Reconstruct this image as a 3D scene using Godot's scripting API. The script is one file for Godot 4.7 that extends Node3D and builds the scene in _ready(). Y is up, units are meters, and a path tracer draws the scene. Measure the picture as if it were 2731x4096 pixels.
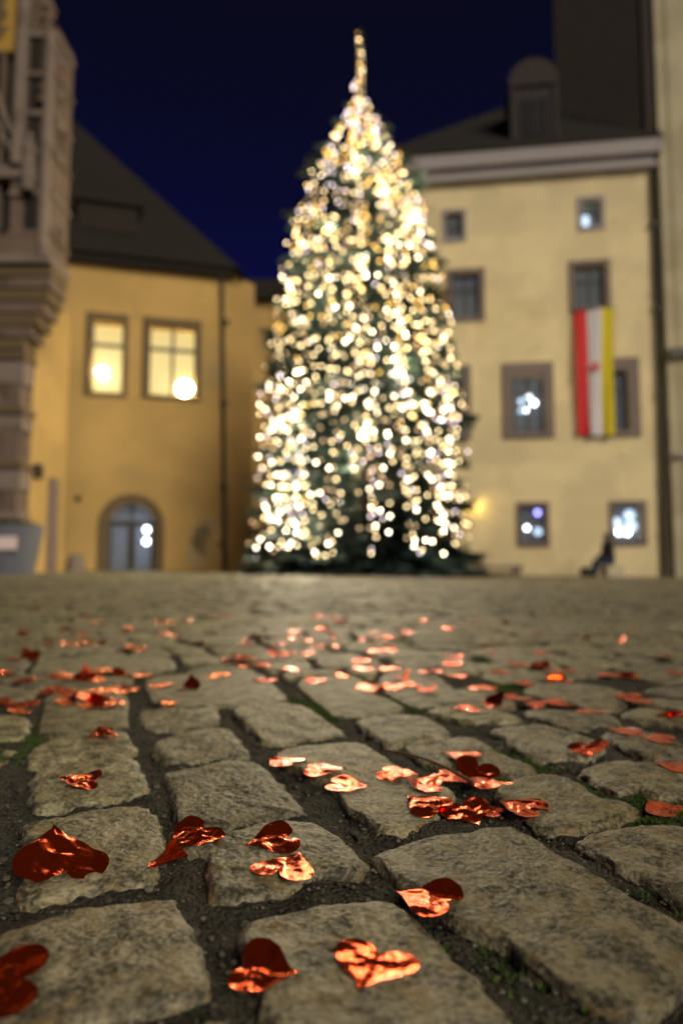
extends Node3D
# A town square at night: a lit Christmas tree, two yellow houses, red foil hearts on the cobbles.

var rng := RandomNumberGenerator.new()
var names := {}
var M := {}
var n3 := FastNoiseLite.new()
var stones := []
var pavement: Node3D

# ---------------------------------------------------------------- naming
func numbered(called: String) -> String:
	if not names.has(called):
		names[called] = 0
		return called
	names[called] += 1
	return "%s_%03d" % [called, names[called]]

func tag(o: Node3D, label: String, category: String, group := "") -> Node3D:
	o.set_meta("label", label)
	o.set_meta("category", category)
	if group: o.set_meta("group", group)
	return o

func thing(called: String, label: String, category: String, at := Vector3.ZERO, turn := 0.0, group := "") -> Node3D:
	var o := Node3D.new()
	o.name = numbered(called)
	add_child(o)
	o.position = at
	o.rotation.y = turn
	tag(o, label, category, group)
	return o

func part(called: String, mesh: Mesh, mat: Material, parent: Node3D, at := Vector3.ZERO) -> MeshInstance3D:
	var o := MeshInstance3D.new()
	o.name = called if parent != self else numbered(called)
	o.mesh = mesh
	o.material_override = mat
	o.position = at
	parent.add_child(o, true)
	return o

# ---------------------------------------------------------------- shapes
func tool() -> SurfaceTool:
	var st := SurfaceTool.new()
	st.begin(Mesh.PRIMITIVE_TRIANGLES)
	return st

func done(st: SurfaceTool, smooth := false) -> ArrayMesh:
	if smooth: st.index()
	st.generate_normals()
	return st.commit()

func quad(st: SurfaceTool, a: Vector3, b: Vector3, c: Vector3, d: Vector3) -> void:   # clockwise from the front
	for v in [a, b, c, a, c, d]:
		st.set_smooth_group(-1)
		st.add_vertex(v)

func box(st: SurfaceTool, c: Vector3, s: Vector3, b := Basis()) -> void:
	var h := s * 0.5
	var p := []
	for i in 8:
		p.append(c + b * Vector3(h.x * (1 if i & 1 else -1), h.y * (1 if i & 2 else -1), h.z * (1 if i & 4 else -1)))
	for f in [[4, 6, 7, 5], [1, 3, 2, 0], [0, 2, 6, 4], [5, 7, 3, 1], [6, 2, 3, 7], [0, 4, 5, 1]]:
		quad(st, p[f[0]], p[f[1]], p[f[2]], p[f[3]])

func boxes(list: Array) -> ArrayMesh:
	var st := tool()
	for l in list: box(st, l[0], l[1])
	return done(st)

func span(x0: float, x1: float, y0: float, y1: float, z0: float, z1: float) -> Array:
	return [Vector3((x0 + x1) / 2, (y0 + y1) / 2, (z0 + z1) / 2), Vector3(x1 - x0, y1 - y0, absf(z1 - z0))]

func tube(st: SurfaceTool, pts: Array, radii: Array, sides := 8) -> void:
	var rings := []
	for i in pts.size():
		var t: Vector3 = (pts[mini(i + 1, pts.size() - 1)] - pts[maxi(i - 1, 0)]).normalized()
		var u := t.cross(Vector3.RIGHT if absf(t.x) < 0.8 else Vector3.UP).normalized()
		var w := t.cross(u)
		var ring := []
		for k in sides:
			var a := TAU * k / sides
			ring.append(pts[i] + (u * cos(a) + w * sin(a)) * radii[i])
		rings.append(ring)
	for i in pts.size() - 1:
		for k in sides:
			var k2 := (k + 1) % sides
			for v in [rings[i][k], rings[i + 1][k], rings[i + 1][k2], rings[i][k], rings[i + 1][k2], rings[i][k2]]:
				st.set_smooth_group(0)
				st.add_vertex(v)
	for e in [0, pts.size() - 1]:
		for k in range(1, sides - 1):
			var tri := [rings[e][0], rings[e][k], rings[e][k + 1]]
			if e == 0: tri = [rings[e][0], rings[e][k + 1], rings[e][k]]
			for v in tri:
				st.set_smooth_group(-1)
				st.add_vertex(v)

func lathe(profile: Array, sides := 24) -> ArrayMesh:       # profile of Vector2(radius, height) from the bottom up
	var st := tool()
	for i in profile.size() - 1:
		for k in sides:
			var a := TAU * k / sides
			var b := TAU * (k + 1) / sides
			var p: Vector2 = profile[i]
			var q: Vector2 = profile[i + 1]
			quad(st, Vector3(p.x * cos(a), p.y, p.x * sin(a)), Vector3(p.x * cos(b), p.y, p.x * sin(b)), Vector3(q.x * cos(b), q.y, q.x * sin(b)), Vector3(q.x * cos(a), q.y, q.x * sin(a)))
	return done(st)

func ball(r: float, seg := 12, rings := 6) -> SphereMesh:
	var s := SphereMesh.new()
	s.radius = r
	s.height = 2 * r
	s.radial_segments = seg
	s.rings = rings
	return s

# a wall in the plane z = 0 of its own node, front towards +z, with rectangular openings [x0, x1, y0, y1] and arches [x0, x1, y0, y_spring, true]
func wall_mesh(x0: float, x1: float, y0: float, y1: float, thick: float, holes: Array) -> ArrayMesh:
	var rects := []
	for h in holes:
		if h.size() == 5:
			var r: float = (h[1] - h[0]) / 2
			var cx: float = (h[1] + h[0]) / 2
			rects.append([h[0], h[1], h[2], h[3]])
			for k in 12:
				var a0 := PI / 2 * k / 12.0
				var a1 := PI / 2 * (k + 1) / 12.0
				rects.append([cx - r * cos(a1), cx + r * cos(a1), h[3] + r * sin(a0), h[3] + r * sin(a1)])
		else: rects.append(h)
	var xs := [x0, x1]
	var ys := [y0, y1]
	for r in rects:
		for v in [r[0], r[1]]:
			if v > x0 and v < x1 and not xs.has(v): xs.append(v)
		for v in [r[2], r[3]]:
			if v > y0 and v < y1 and not ys.has(v): ys.append(v)
	xs.sort()
	ys.sort()
	var open := func(x: float, y: float) -> bool:
		for r in rects:
			if x > r[0] and x < r[1] and y > r[2] and y < r[3]: return true
		return x < x0 or x > x1 or y < y0 or y > y1
	var st := tool()
	for i in xs.size() - 1:
		for j in ys.size() - 1:
			var a: float = xs[i]
			var b: float = xs[i + 1]
			var c: float = ys[j]
			var d: float = ys[j + 1]
			if b - a < 1e-4 or d - c < 1e-4 or open.call((a + b) / 2, (c + d) / 2): continue
			quad(st, Vector3(a, c, 0), Vector3(a, d, 0), Vector3(b, d, 0), Vector3(b, c, 0))
			quad(st, Vector3(b, c, -thick), Vector3(b, d, -thick), Vector3(a, d, -thick), Vector3(a, c, -thick))
			if open.call(a - 1e-3, (c + d) / 2): quad(st, Vector3(a, c, -thick), Vector3(a, d, -thick), Vector3(a, d, 0), Vector3(a, c, 0))
			if open.call(b + 1e-3, (c + d) / 2): quad(st, Vector3(b, c, 0), Vector3(b, d, 0), Vector3(b, d, -thick), Vector3(b, c, -thick))
			if open.call((a + b) / 2, c - 1e-3): quad(st, Vector3(a, c, 0), Vector3(b, c, 0), Vector3(b, c, -thick), Vector3(a, c, -thick))
			if open.call((a + b) / 2, d + 1e-3): quad(st, Vector3(a, d, -thick), Vector3(b, d, -thick), Vector3(b, d, 0), Vector3(a, d, 0))
	return done(st)

func frame_mesh(x0: float, x1: float, y0: float, y1: float, z0: float, z1: float, w: float) -> ArrayMesh:
	return boxes([span(x0, x0 + w, y0, y1, z0, z1), span(x1 - w, x1, y0, y1, z0, z1), span(x0 + w, x1 - w, y0, y0 + w, z0, z1), span(x0 + w, x1 - w, y1 - w, y1, z0, z1)])

# ---------------------------------------------------------------- materials
func col(r: float, g: float, b: float) -> Color:       # linear base colour
	return Color(r, g, b).linear_to_srgb()

func plain(called: String, c: Color, rough := 0.8, metal := 0.0) -> StandardMaterial3D:
	var m := StandardMaterial3D.new()
	m.resource_name = called
	m.albedo_color = c
	m.roughness = rough
	m.metallic = metal
	M[called] = m
	return m

func glow(called: String, c: Color, energy: float) -> StandardMaterial3D:
	var m := plain(called, c, 0.4)
	m.emission_enabled = true
	m.emission = c
	m.emission_energy_multiplier = energy
	return m

func noise(sd: int, freq: float, octaves := 3, kind := FastNoiseLite.TYPE_SIMPLEX_SMOOTH) -> FastNoiseLite:
	var n := FastNoiseLite.new()
	n.seed = sd
	n.frequency = freq
	n.noise_type = kind
	n.fractal_type = FastNoiseLite.FRACTAL_FBM
	n.fractal_octaves = octaves
	return n

func tile(n: FastNoiseLite, size: int) -> PackedByteArray:
	var im := n.get_seamless_image(size, size, false, false, 0.1, true)
	im.convert(Image.FORMAT_L8)
	return im.get_data()

func texture(data: PackedByteArray, size: int, format := Image.FORMAT_RGB8) -> ImageTexture:
	return ImageTexture.create_from_image(Image.create_from_data(size, size, false, format, data))

# colours are mixed from four noises: dark to light by a + b, towards a third colour by c, flecks by d
func mottled(size: int, a: PackedByteArray, b: PackedByteArray, c: PackedByteArray, d: PackedByteArray, lo: Color, hi: Color, other: Color, fleck: Color, share: float, flecks: float, wa := 1.1, wb := 0.4) -> ImageTexture:
	var out := PackedByteArray()
	out.resize(size * size * 3)
	for i in size * size:
		var t := clampf(((a[i] - 128) * wa + (b[i] - 128) * wb) / 128.0 + 0.5, 0, 1)
		var k := lo.lerp(hi, t)
		k = k.lerp(other, clampf((c[i] / 255.0 - 1.0 + share) * 3.0, 0, 0.75))
		k = k.lerp(fleck, clampf((d[i] / 255.0 - 1.0 + flecks) * 5.0, 0, 0.85))
		var s := k.linear_to_srgb()
		out[i * 3] = clampi(int(s.r * 255), 0, 255)
		out[i * 3 + 1] = clampi(int(s.g * 255), 0, 255)
		out[i * 3 + 2] = clampi(int(s.b * 255), 0, 255)
	return texture(out, size)

func plaster(called: String, base: Color, stain: Color, sd: int, scale := 0.12) -> StandardMaterial3D:
	var m := plain(called, Color.WHITE, 0.92)
	var s := 512
	m.albedo_texture = mottled(s, tile(noise(sd, 0.006, 4), s), tile(noise(sd + 1, 0.05, 3), s), tile(noise(sd + 2, 0.004, 4), s), tile(noise(sd + 3, 0.012, 4), s), base * 0.90, base * 1.08, stain, stain * 0.8, 0.36, 0.17, 1.2, 0.25)
	m.uv1_triplanar = true
	m.uv1_world_triplanar = true
	m.uv1_scale = Vector3.ONE * scale
	m.heightmap_enabled = true
	m.heightmap_texture = texture(tile(noise(sd + 5, 0.06, 4), s), s, Image.FORMAT_L8)
	m.heightmap_scale = 0.4
	return m

func make_materials() -> void:
	var s := 1024
	var hard := noise(11, 0.06, 4)
	var a := tile(noise(1, 0.011, 4), s)
	var b := tile(hard, s)
	var c := tile(noise(3, 0.014, 3), s)
	var d := tile(noise(4, 0.055, 2), s)
	var m := plain("cobble", Color.WHITE, 0.6)
	m.albedo_texture = mottled(s, a, b, c, d, Color(0.062, 0.056, 0.036), Color(0.37, 0.33, 0.215), Color(0.25, 0.18, 0.075), Color(0.40, 0.37, 0.28), 0.44, 0.24, 0.75, 0.72)
	m.vertex_color_use_as_albedo = true
	m.metallic_specular = 0.5
	m.heightmap_enabled = true
	m.heightmap_texture = texture(tile(noise(21, 0.05, 5), s), s, Image.FORMAT_L8)
	m.heightmap_scale = 0.12
	m.uv1_scale = Vector3.ONE * 2.6
	s = 512
	m = plain("soil", Color.WHITE, 0.9)
	m.albedo_texture = mottled(s, tile(noise(31, 0.02, 4), s), tile(noise(32, 0.16, 3), s), tile(noise(33, 0.012, 3), s), tile(noise(34, 0.11, 2), s), Color(0.016, 0.014, 0.008), Color(0.055, 0.046, 0.026), Color(0.020, 0.028, 0.007), Color(0.15, 0.135, 0.09), 0.34, 0.13, 0.7, 0.8)
	m.uv1_scale = Vector3.ONE * 3.3
	m.heightmap_enabled = true
	m.heightmap_texture = texture(tile(noise(35, 0.12, 4), s), s, Image.FORMAT_L8)
	m.heightmap_scale = 0.5
	plaster("ochre_plaster", Color(0.50, 0.325, 0.108), Color(0.36, 0.265, 0.13), 51)
	plaster("cream_plaster", Color(0.72, 0.60, 0.345), Color(0.56, 0.44, 0.225), 61)
	plaster("pale_plaster", Color(0.45, 0.40, 0.26), Color(0.36, 0.30, 0.18), 71)
	plaster("old_stone", Color(0.155, 0.108, 0.075), Color(0.06, 0.043, 0.031), 81, 0.45)
	plaster("grey_stone", Color(0.21, 0.162, 0.128), Color(0.10, 0.075, 0.057), 91, 0.45)
	plaster("roof_tiles", Color(0.0105, 0.0072, 0.0036), Color(0.008, 0.006, 0.004), 101, 0.4)
	plaster("dark_masonry", Color(0.020, 0.0135, 0.009), Color(0.015, 0.010, 0.0065), 111, 0.1)
	plain("bare_plaster", col(0.42, 0.31, 0.15), 0.95)
	plain("window_stone", col(0.19, 0.145, 0.125), 0.85)
	plain("brown_surround", col(0.13, 0.088, 0.04), 0.85)
	plain("cornice_plaster", col(0.34, 0.305, 0.30), 0.85)
	plain("dark_frame", col(0.03, 0.02, 0.016), 0.5)
	plain("white_frame", col(0.3, 0.28, 0.26), 0.5)
	plain("pipe_metal", col(0.05, 0.042, 0.028), 0.5, 0.4)
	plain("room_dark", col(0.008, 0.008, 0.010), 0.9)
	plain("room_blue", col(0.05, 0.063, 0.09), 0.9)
	plain("bark", col(0.06, 0.04, 0.022), 0.9)
	plain("planter_grey", col(0.12, 0.125, 0.15), 0.6)
	plain("black_cloth", col(0.008, 0.008, 0.010), 0.9)
	plain("jeans", col(0.016, 0.026, 0.075), 0.9)
	plain("skin", col(0.35, 0.2, 0.13), 0.6)
	plain("hair", col(0.012, 0.009, 0.007), 0.6)
	plain("banner_red", col(0.55, 0.018, 0.02), 0.8)
	plain("banner_white", col(0.55, 0.53, 0.55), 0.8)
	plain("banner_yellow", col(0.62, 0.50, 0.01), 0.8)
	plain("gold_panel", col(0.42, 0.245, 0.035), 0.7)
	plain("bright_sign", col(0.75, 0.6, 0.58), 0.5)
	plain("stalk", col(0.12, 0.065, 0.035), 0.6)
	m = plain("needles", col(1, 1, 1), 0.6)
	m.vertex_color_use_as_albedo = true
	m = plain("moss", col(1, 1, 1), 0.95)
	m.vertex_color_use_as_albedo = true
	m = plain("grit", col(1, 1, 1), 0.8)
	m.vertex_color_use_as_albedo = true
	m = plain("glass", Color(0.8, 0.85, 0.9, 0.12), 0.04)
	m.transparency = BaseMaterial3D.TRANSPARENCY_ALPHA
	m = plain("foil", col(0.86, 0.085, 0.008), 0.15, 0.93)
	m.metallic_specular = 0.2
	m.cull_mode = BaseMaterial3D.CULL_DISABLED
	m.heightmap_enabled = true
	m.heightmap_texture = texture(tile(noise(41, 0.012, 3, FastNoiseLite.TYPE_CELLULAR), 256), 256, Image.FORMAT_L8)
	m.heightmap_scale = 0.05
	glow("lit_curtain", Color(1.0, 0.87, 0.50), 1.05)
	M.lit_curtain.albedo_color = col(0.02, 0.018, 0.012)
	glow("bulb_white", Color(1.0, 0.93, 0.81), 28.9)
	glow("bulb_cream", Color(1.0, 0.88, 0.65), 12.8)
	glow("bulb_amber", Color(1.0, 0.78, 0.38), 8.1)
	glow("bulb_dim", Color(0.95, 0.80, 0.60), 4.2)
	glow("bulb_violet", Color(0.92, 0.84, 0.88), 8.5)
	glow("lamp_warm", Color(1.0, 0.88, 0.60), 190.0)
	glow("lamp_white", Color(0.93, 0.97, 1.0), 14.0)
	glow("lamp_blue", Color(0.55, 0.55, 1.0), 10.0)
	glow("lamp_faint", Color(0.75, 0.85, 0.95), 2.2)
	glow("lamp_yellow", Color(1.0, 0.85, 0.5), 2.5)

# ---------------------------------------------------------------- ground
func ground_y(x: float, z: float) -> float:
	return -0.012 * x * smoothstep(2.0, 12.0, Vector2(x, z).length())

func smooth_outline(p: PackedVector2Array, n: int) -> PackedVector2Array:
	for k in 2:
		var q := PackedVector2Array()
		for i in p.size():
			var a := p[i]
			var b := p[(i + 1) % p.size()]
			q.append(a.lerp(b, 0.25))
			q.append(a.lerp(b, 0.75))
		p = q
	var total := 0.0
	for i in p.size(): total += p[i].distance_to(p[(i + 1) % p.size()])
	var out := PackedVector2Array()
	var walked := 0.0
	for i in p.size():
		var a := p[i]
		var b := p[(i + 1) % p.size()]
		var l := a.distance_to(b)
		while out.size() < n and out.size() * total / n <= walked + l:
			out.append(a.lerp(b, clampf((out.size() * total / n - walked) / maxf(l, 1e-6), 0, 1)))
		walked += l
	return out

func area(p: PackedVector2Array) -> float:
	var s := 0.0
	for i in p.size(): s += p[i].cross(p[(i + 1) % p.size()])
	return s / 2

func centre(p: PackedVector2Array) -> Vector2:
	var c := Vector2.ZERO
	var s := 0.0
	for i in p.size():
		var k := p[i].cross(p[(i + 1) % p.size()])
		c += (p[i] + p[(i + 1) % p.size()]) * k
		s += k
	return c / (3 * s)

func traced(list: Array) -> void:
	var p := PackedVector2Array(list)
	if area(p) < 0: p.reverse()
	add_stone(p, 0.0)

func add_stone(p: PackedVector2Array, lift: float) -> void:
	var c := centre(p)
	var reach := 0.0
	for v in p: reach = maxf(reach, v.distance_to(c))
	stones.append({"p": p, "c": c, "r": reach, "lift": lift, "tone": 1.0, "tilt": Vector2(rng.randf_range(-0.018, 0.018), rng.randf_range(-0.018, 0.018))})

func stone_top(s: Dictionary, q: Vector2) -> float:
	var d: Vector2 = q - s.c
	return s.lift + s.tilt.dot(d) - 0.0025 * (d.length() / s.r) ** 2 + n3.get_noise_3d(q.x * 11, 3.0, q.y * 11) * 0.0024 + ground_y(q.x, q.y)

func surface_y(q: Vector2) -> float:
	for s in stones:
		if q.distance_squared_to(s.c) < s.r * s.r and Geometry2D.is_point_in_polygon(q, s.p): return stone_top(s, q)
	return SOIL + ground_y(q.x, q.y)

func stone_mesh(s: Dictionary, sides: int, rings: int, fine: bool) -> ArrayMesh:
	var p := smooth_outline(s.p, sides)
	var c: Vector2 = s.c
	var verts := PackedVector3Array()
	var uvs := PackedVector2Array()
	var cols := PackedColorArray()
	var turn := rng.randf() * TAU
	var shift := Vector2(rng.randf(), rng.randf())
	var tint: Color = Color(1, 1, 1) * (rng.randf_range(0.66, 1.06) * s.tone)
	tint = tint * Color(1, rng.randf_range(0.95, 1.0), rng.randf_range(0.74, 0.97))
	tint.a = 1
	var edge := 0.0085
	var steps := []                                  # [inset from the outline, drop]
	for i in rings: steps.append([-1.0 + float(i) / rings, 0.0])
	for k in (6 if fine else 4):
		var t := PI / 2 * (k + 1) / (6.0 if fine else 4.0)
		steps.append([edge * (1 - sin(t)), edge * (1 - cos(t)) * 0.9])
	steps.append([-0.002 * 0 - 0.0001, 0.022])
	steps.append([-0.004, 0.05])
	for st in steps:
		for i in sides:
			var v := p[i] - c
			var l := v.length()
			var q: Vector2
			var drop: float = st[1]
			if st[0] <= -0.01: q = c + v * ((1.0 + st[0]) * maxf(l - edge, 0.3 * l) / l)
			else: q = c + v * (maxf(l - st[0], 0.2 * l) / l)
			var rough := 0.0
			if fine:
				rough = n3.get_noise_3d(q.x * 60, 0.0, q.y * 60) * 0.0015 + n3.get_noise_3d(q.x * 190, 9.0, q.y * 190) * 0.0008
				q += v / l * (n3.get_noise_3d(q.x * 45, drop * 60, q.y * 45) * 0.0055 + n3.get_noise_3d(q.x * 150, drop * 160, q.y * 150) * 0.0024) * smoothstep(0.0, 0.004, drop)
			verts.append(Vector3(q.x, stone_top(s, q) + rough - drop, q.y))
			var w := (q + v / l * drop).rotated(turn) + shift
			uvs.append(w)
			cols.append(tint)
	var idx := PackedInt32Array()
	for r in steps.size() - 1:
		for i in sides:
			var a := r * sides + i
			var b := r * sides + (i + 1) % sides
			idx.append_array([a, b, a + sides, b, b + sides, a + sides])
	return arrays(verts, uvs, cols, idx)

func arrays(verts: PackedVector3Array, uvs: PackedVector2Array, cols: PackedColorArray, idx: PackedInt32Array) -> ArrayMesh:
	var nor := PackedVector3Array()
	nor.resize(verts.size())
	for t in range(0, idx.size(), 3):
		var k := (verts[idx[t + 2]] - verts[idx[t]]).cross(verts[idx[t + 1]] - verts[idx[t]])
		for j in 3: nor[idx[t + j]] += k
	for i in nor.size(): nor[i] = nor[i].normalized() if nor[i].length_squared() > 1e-20 else Vector3.UP
	var arr := []
	arr.resize(Mesh.ARRAY_MAX)
	arr[Mesh.ARRAY_VERTEX] = verts
	arr[Mesh.ARRAY_NORMAL] = nor
	if uvs.size(): arr[Mesh.ARRAY_TEX_UV] = uvs
	if cols.size(): arr[Mesh.ARRAY_COLOR] = cols
	arr[Mesh.ARRAY_INDEX] = idx
	var m := ArrayMesh.new()
	m.add_surface_from_arrays(Mesh.PRIMITIVE_TRIANGLES, arr)
	return m

func sheet(x0: float, x1: float, z0: float, z1: float, nx: int, nz: int, level: float, rough: float) -> ArrayMesh:
	var verts := PackedVector3Array()
	var uvs := PackedVector2Array()
	var idx := PackedInt32Array()
	for j in nz + 1:
		for i in nx + 1:
			var q := Vector2(lerpf(x0, x1, float(i) / nx), lerpf(z0, z1, float(j) / nz))
			verts.append(Vector3(q.x, level + ground_y(q.x, q.y) + (n3.get_noise_3d(q.x * 22, 5.0, q.y * 22) * 0.006 + n3.get_noise_3d(q.x * 90, 7.0, q.y * 90) * 0.003) * rough, q.y))
			uvs.append(q)
	for j in nz:
		for i in nx:
			var a := j * (nx + 1) + i
			idx.append_array([a, a + 1, a + nx + 1, a + 1, a + nx + 2, a + nx + 1] if z1 > z0 else [a, a + nx + 1, a + 1, a + 1, a + nx + 1, a + nx + 2])
	return arrays(verts, uvs, PackedColorArray(), idx)

const ALONG := Vector2(-0.33, -0.944)
const ACROSS := Vector2(0.944, -0.33)
const PITCH := 0.128
const SOIL := -0.0068

func warped(q: Vector2) -> Vector2:
	return q + Vector2(n3.get_noise_3d(q.x * 0.8, 20.0, q.y * 0.8), n3.get_noise_3d(q.x * 0.8, 30.0, q.y * 0.8)) * 0.22

func laid_rows(zone: int) -> Array:              # corners of the stones: 0 near columns, 1 courses farther off, 2 the rest of the square
	var out := []
	var row := ACROSS if zone == 0 else ALONG
	var run := ALONG if zone == 0 else ACROSS
	for k in (range(-12, 20) if zone == 0 else range(-10, 235)):
		var t := -1.0 if zone == 0 else -26.0
		t += rng.randf() * 0.15
		var w := PITCH
		while t < (3.0 if zone == 0 else 20.0):
			var l := rng.randf_range(0.12, 0.21)
			var mid: Vector2 = row * (k * w) + run * (t + l / 2)
			if zone: mid = warped(mid)
			var dist := mid.length()
			var here: int = 0 if dist < 1.12 else (1 if dist < 3.0 else 2)
			if here == zone and -mid.y > 0.12 and -mid.y < 25.0 and absf(mid.x) < 0.56 * -mid.y + (0.8 if zone == 2 else 0.35):
				var g := 0.0075
				var c := []
				for e in [[-1, 0], [-1, 1], [1, 1], [1, 0]]:
					var q: Vector2 = row * (k * w + e[0] * (w / 2 - g + rng.randf_range(-0.009, 0.006))) + run * (t + (l - g if e[1] else g) + rng.randf_range(-0.01, 0.01))
					c.append(warped(q) if zone else q)
				out.append(c)
			t += l
	return out

func build_ground() -> void:
	pavement = Node3D.new()
	pavement.name = "cobbled_pavement"
	add_child(pavement)
	pavement.set_meta("kind", "structure")
	n3.seed = 5
	n3.frequency = 1.0
	n3.fractal_octaves = 2
	traced([Vector2(-0.313, -0.701), Vector2(-0.282, -0.740), Vector2(-0.231, -0.757), Vector2(-0.218, -0.745), Vector2(-0.209, -0.724), Vector2(-0.191, -0.685), Vector2(-0.174, -0.646), Vector2(-0.173, -0.638), Vector2(-0.184, -0.633), Vector2(-0.202, -0.618), Vector2(-0.225, -0.611), Vector2(-0.233, -0.597), Vector2(-0.261, -0.596), Vector2(-0.270, -0.611)])
	traced([Vector2(-0.257, -0.558), Vector2(-0.244, -0.567), Vector2(-0.228, -0.575), Vector2(-0.217, -0.592), Vector2(-0.202, -0.598), Vector2(-0.172, -0.607), Vector2(-0.162, -0.596), Vector2(-0.146, -0.573), Vector2(-0.135, -0.541), Vector2(-0.126, -0.517), Vector2(-0.125, -0.494), Vector2(-0.122, -0.477), Vector2(-0.125, -0.467), Vector2(-0.130, -0.460), Vector2(-0.147, -0.454), Vector2(-0.167, -0.440), Vector2(-0.195, -0.432), Vector2(-0.205, -0.449), Vector2(-0.223, -0.494), Vector2(-0.240, -0.532)])
	traced([Vector2(-0.204, -0.383), Vector2(-0.192, -0.400), Vector2(-0.181, -0.412), Vector2(-0.170, -0.419), Vector2(-0.149, -0.432), Vector2(-0.123, -0.442), Vector2(-0.105, -0.447), Vector2(-0.099, -0.440), Vector2(-0.094, -0.426), Vector2(-0.085, -0.411), Vector2(-0.081, -0.397), Vector2(-0.069, -0.368), Vector2(-0.064, -0.355), Vector2(-0.063, -0.342), Vector2(-0.070, -0.335), Vector2(-0.081, -0.336), Vector2(-0.095, -0.331), Vector2(-0.101, -0.325), Vector2(-0.112, -0.321), Vector2(-0.128, -0.315), Vector2(-0.153, -0.309), Vector2(-0.177, -0.322)])
	traced([Vector2(-0.136, -0.548), Vector2(-0.121, -0.554), Vector2(-0.096, -0.538), Vector2(-0.089, -0.540), Vector2(-0.078, -0.548), Vector2(-0.059, -0.566), Vector2(-0.048, -0.569), Vector2(-0.019, -0.569), Vector2(-0.010, -0.551), Vector2(0.001, -0.529), Vector2(0.015, -0.497), Vector2(0.017, -0.482), Vector2(0.014, -0.472), Vector2(0.001, -0.473), Vector2(-0.012, -0.472), Vector2(-0.021, -0.465), Vector2(-0.043, -0.449), Vector2(-0.049, -0.441), Vector2(-0.071, -0.435), Vector2(-0.082, -0.435), Vector2(-0.090, -0.469), Vector2(-0.097, -0.500), Vector2(-0.112, -0.503), Vector2(-0.127, -0.523)])
	traced([Vector2(-0.058, -0.387), Vector2(-0.056, -0.407), Vector2(-0.049, -0.417), Vector2(-0.030, -0.427), Vector2(-0.013, -0.433), Vector2(0.007, -0.438), Vector2(0.025, -0.440), Vector2(0.033, -0.434), Vector2(0.040, -0.420), Vector2(0.048, -0.406), Vector2(0.053, -0.392), Vector2(0.058, -0.375), Vector2(0.065, -0.362), Vector2(0.070, -0.347), Vector2(0.075, -0.335), Vector2(0.077, -0.317), Vector2(0.076, -0.303), Vector2(0.017, -0.292), Vector2(-0.027, -0.303), Vector2(-0.034, -0.317), Vector2(-0.040, -0.329), Vector2(-0.040, -0.337), Vector2(-0.051, -0.363)])
	traced([Vector2(0.020, -0.508), Vector2(0.039, -0.517), Vector2(0.061, -0.535), Vector2(0.095, -0.544), Vector2(0.115, -0.559), Vector2(0.129, -0.563), Vector2(0.137, -0.554), Vector2(0.145, -0.541), Vector2(0.149, -0.526), Vector2(0.155, -0.503), Vector2(0.164, -0.487), Vector2(0.173, -0.467), Vector2(0.178, -0.447), Vector2(0.186, -0.428), Vector2(0.197, -0.411), Vector2(0.198, -0.391), Vector2(0.183, -0.354), Vector2(0.159, -0.335), Vector2(0.136, -0.328), Vector2(0.126, -0.327), Vector2(0.124, -0.333), Vector2(0.115, -0.338), Vector2(0.108, -0.343), Vector2(0.105, -0.349), Vector2(0.103, -0.357), Vector2(0.096, -0.363), Vector2(0.092, -0.374), Vector2(0.088, -0.386), Vector2(0.085, -0.391), Vector2(0.065, -0.401), Vector2(0.054, -0.420), Vector2(0.043, -0.449), Vector2(0.038, -0.460), Vector2(0.030, -0.469), Vector2(0.025, -0.484)])
	traced([Vector2(0.170, -0.523), Vector2(0.180, -0.533), Vector2(0.214, -0.551), Vector2(0.256, -0.559), Vector2(0.272, -0.554), Vector2(0.292, -0.523), Vector2(0.230, -0.408), Vector2(0.211, -0.415), Vector2(0.205, -0.428), Vector2(0.202, -0.439), Vector2(0.200, -0.455), Vector2(0.189, -0.472), Vector2(0.181, -0.482), Vector2(0.181, -0.494), Vector2(0.173, -0.511)])
	traced([Vector2(0.148, -0.668), Vector2(0.176, -0.685), Vector2(0.205, -0.699), Vector2(0.216, -0.693), Vector2(0.226, -0.658), Vector2(0.226, -0.627), Vector2(0.230, -0.610), Vector2(0.246, -0.608), Vector2(0.251, -0.596), Vector2(0.251, -0.584), Vector2(0.236, -0.573), Vector2(0.197, -0.551), Vector2(0.184, -0.546), Vector2(0.159, -0.544), Vector2(0.153, -0.558), Vector2(0.143, -0.579), Vector2(0.132, -0.610)])
	traced([Vector2(-0.079, -0.752), Vector2(-0.060, -0.798), Vector2(-0.024, -0.805), Vector2(0.024, -0.819), Vector2(0.031, -0.794), Vector2(0.052, -0.736), Vector2(0.063, -0.707), Vector2(0.077, -0.688), Vector2(0.090, -0.660), Vector2(0.103, -0.640), Vector2(0.105, -0.618), Vector2(0.092, -0.604), Vector2(0.073, -0.568), Vector2(0.059, -0.553), Vector2(0.040, -0.543), Vector2(0.025, -0.551), Vector2(0.018, -0.572), Vector2(0.005, -0.584), Vector2(-0.001, -0.618), Vector2(-0.012, -0.658), Vector2(-0.029, -0.678), Vector2(-0.053, -0.710)])
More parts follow.
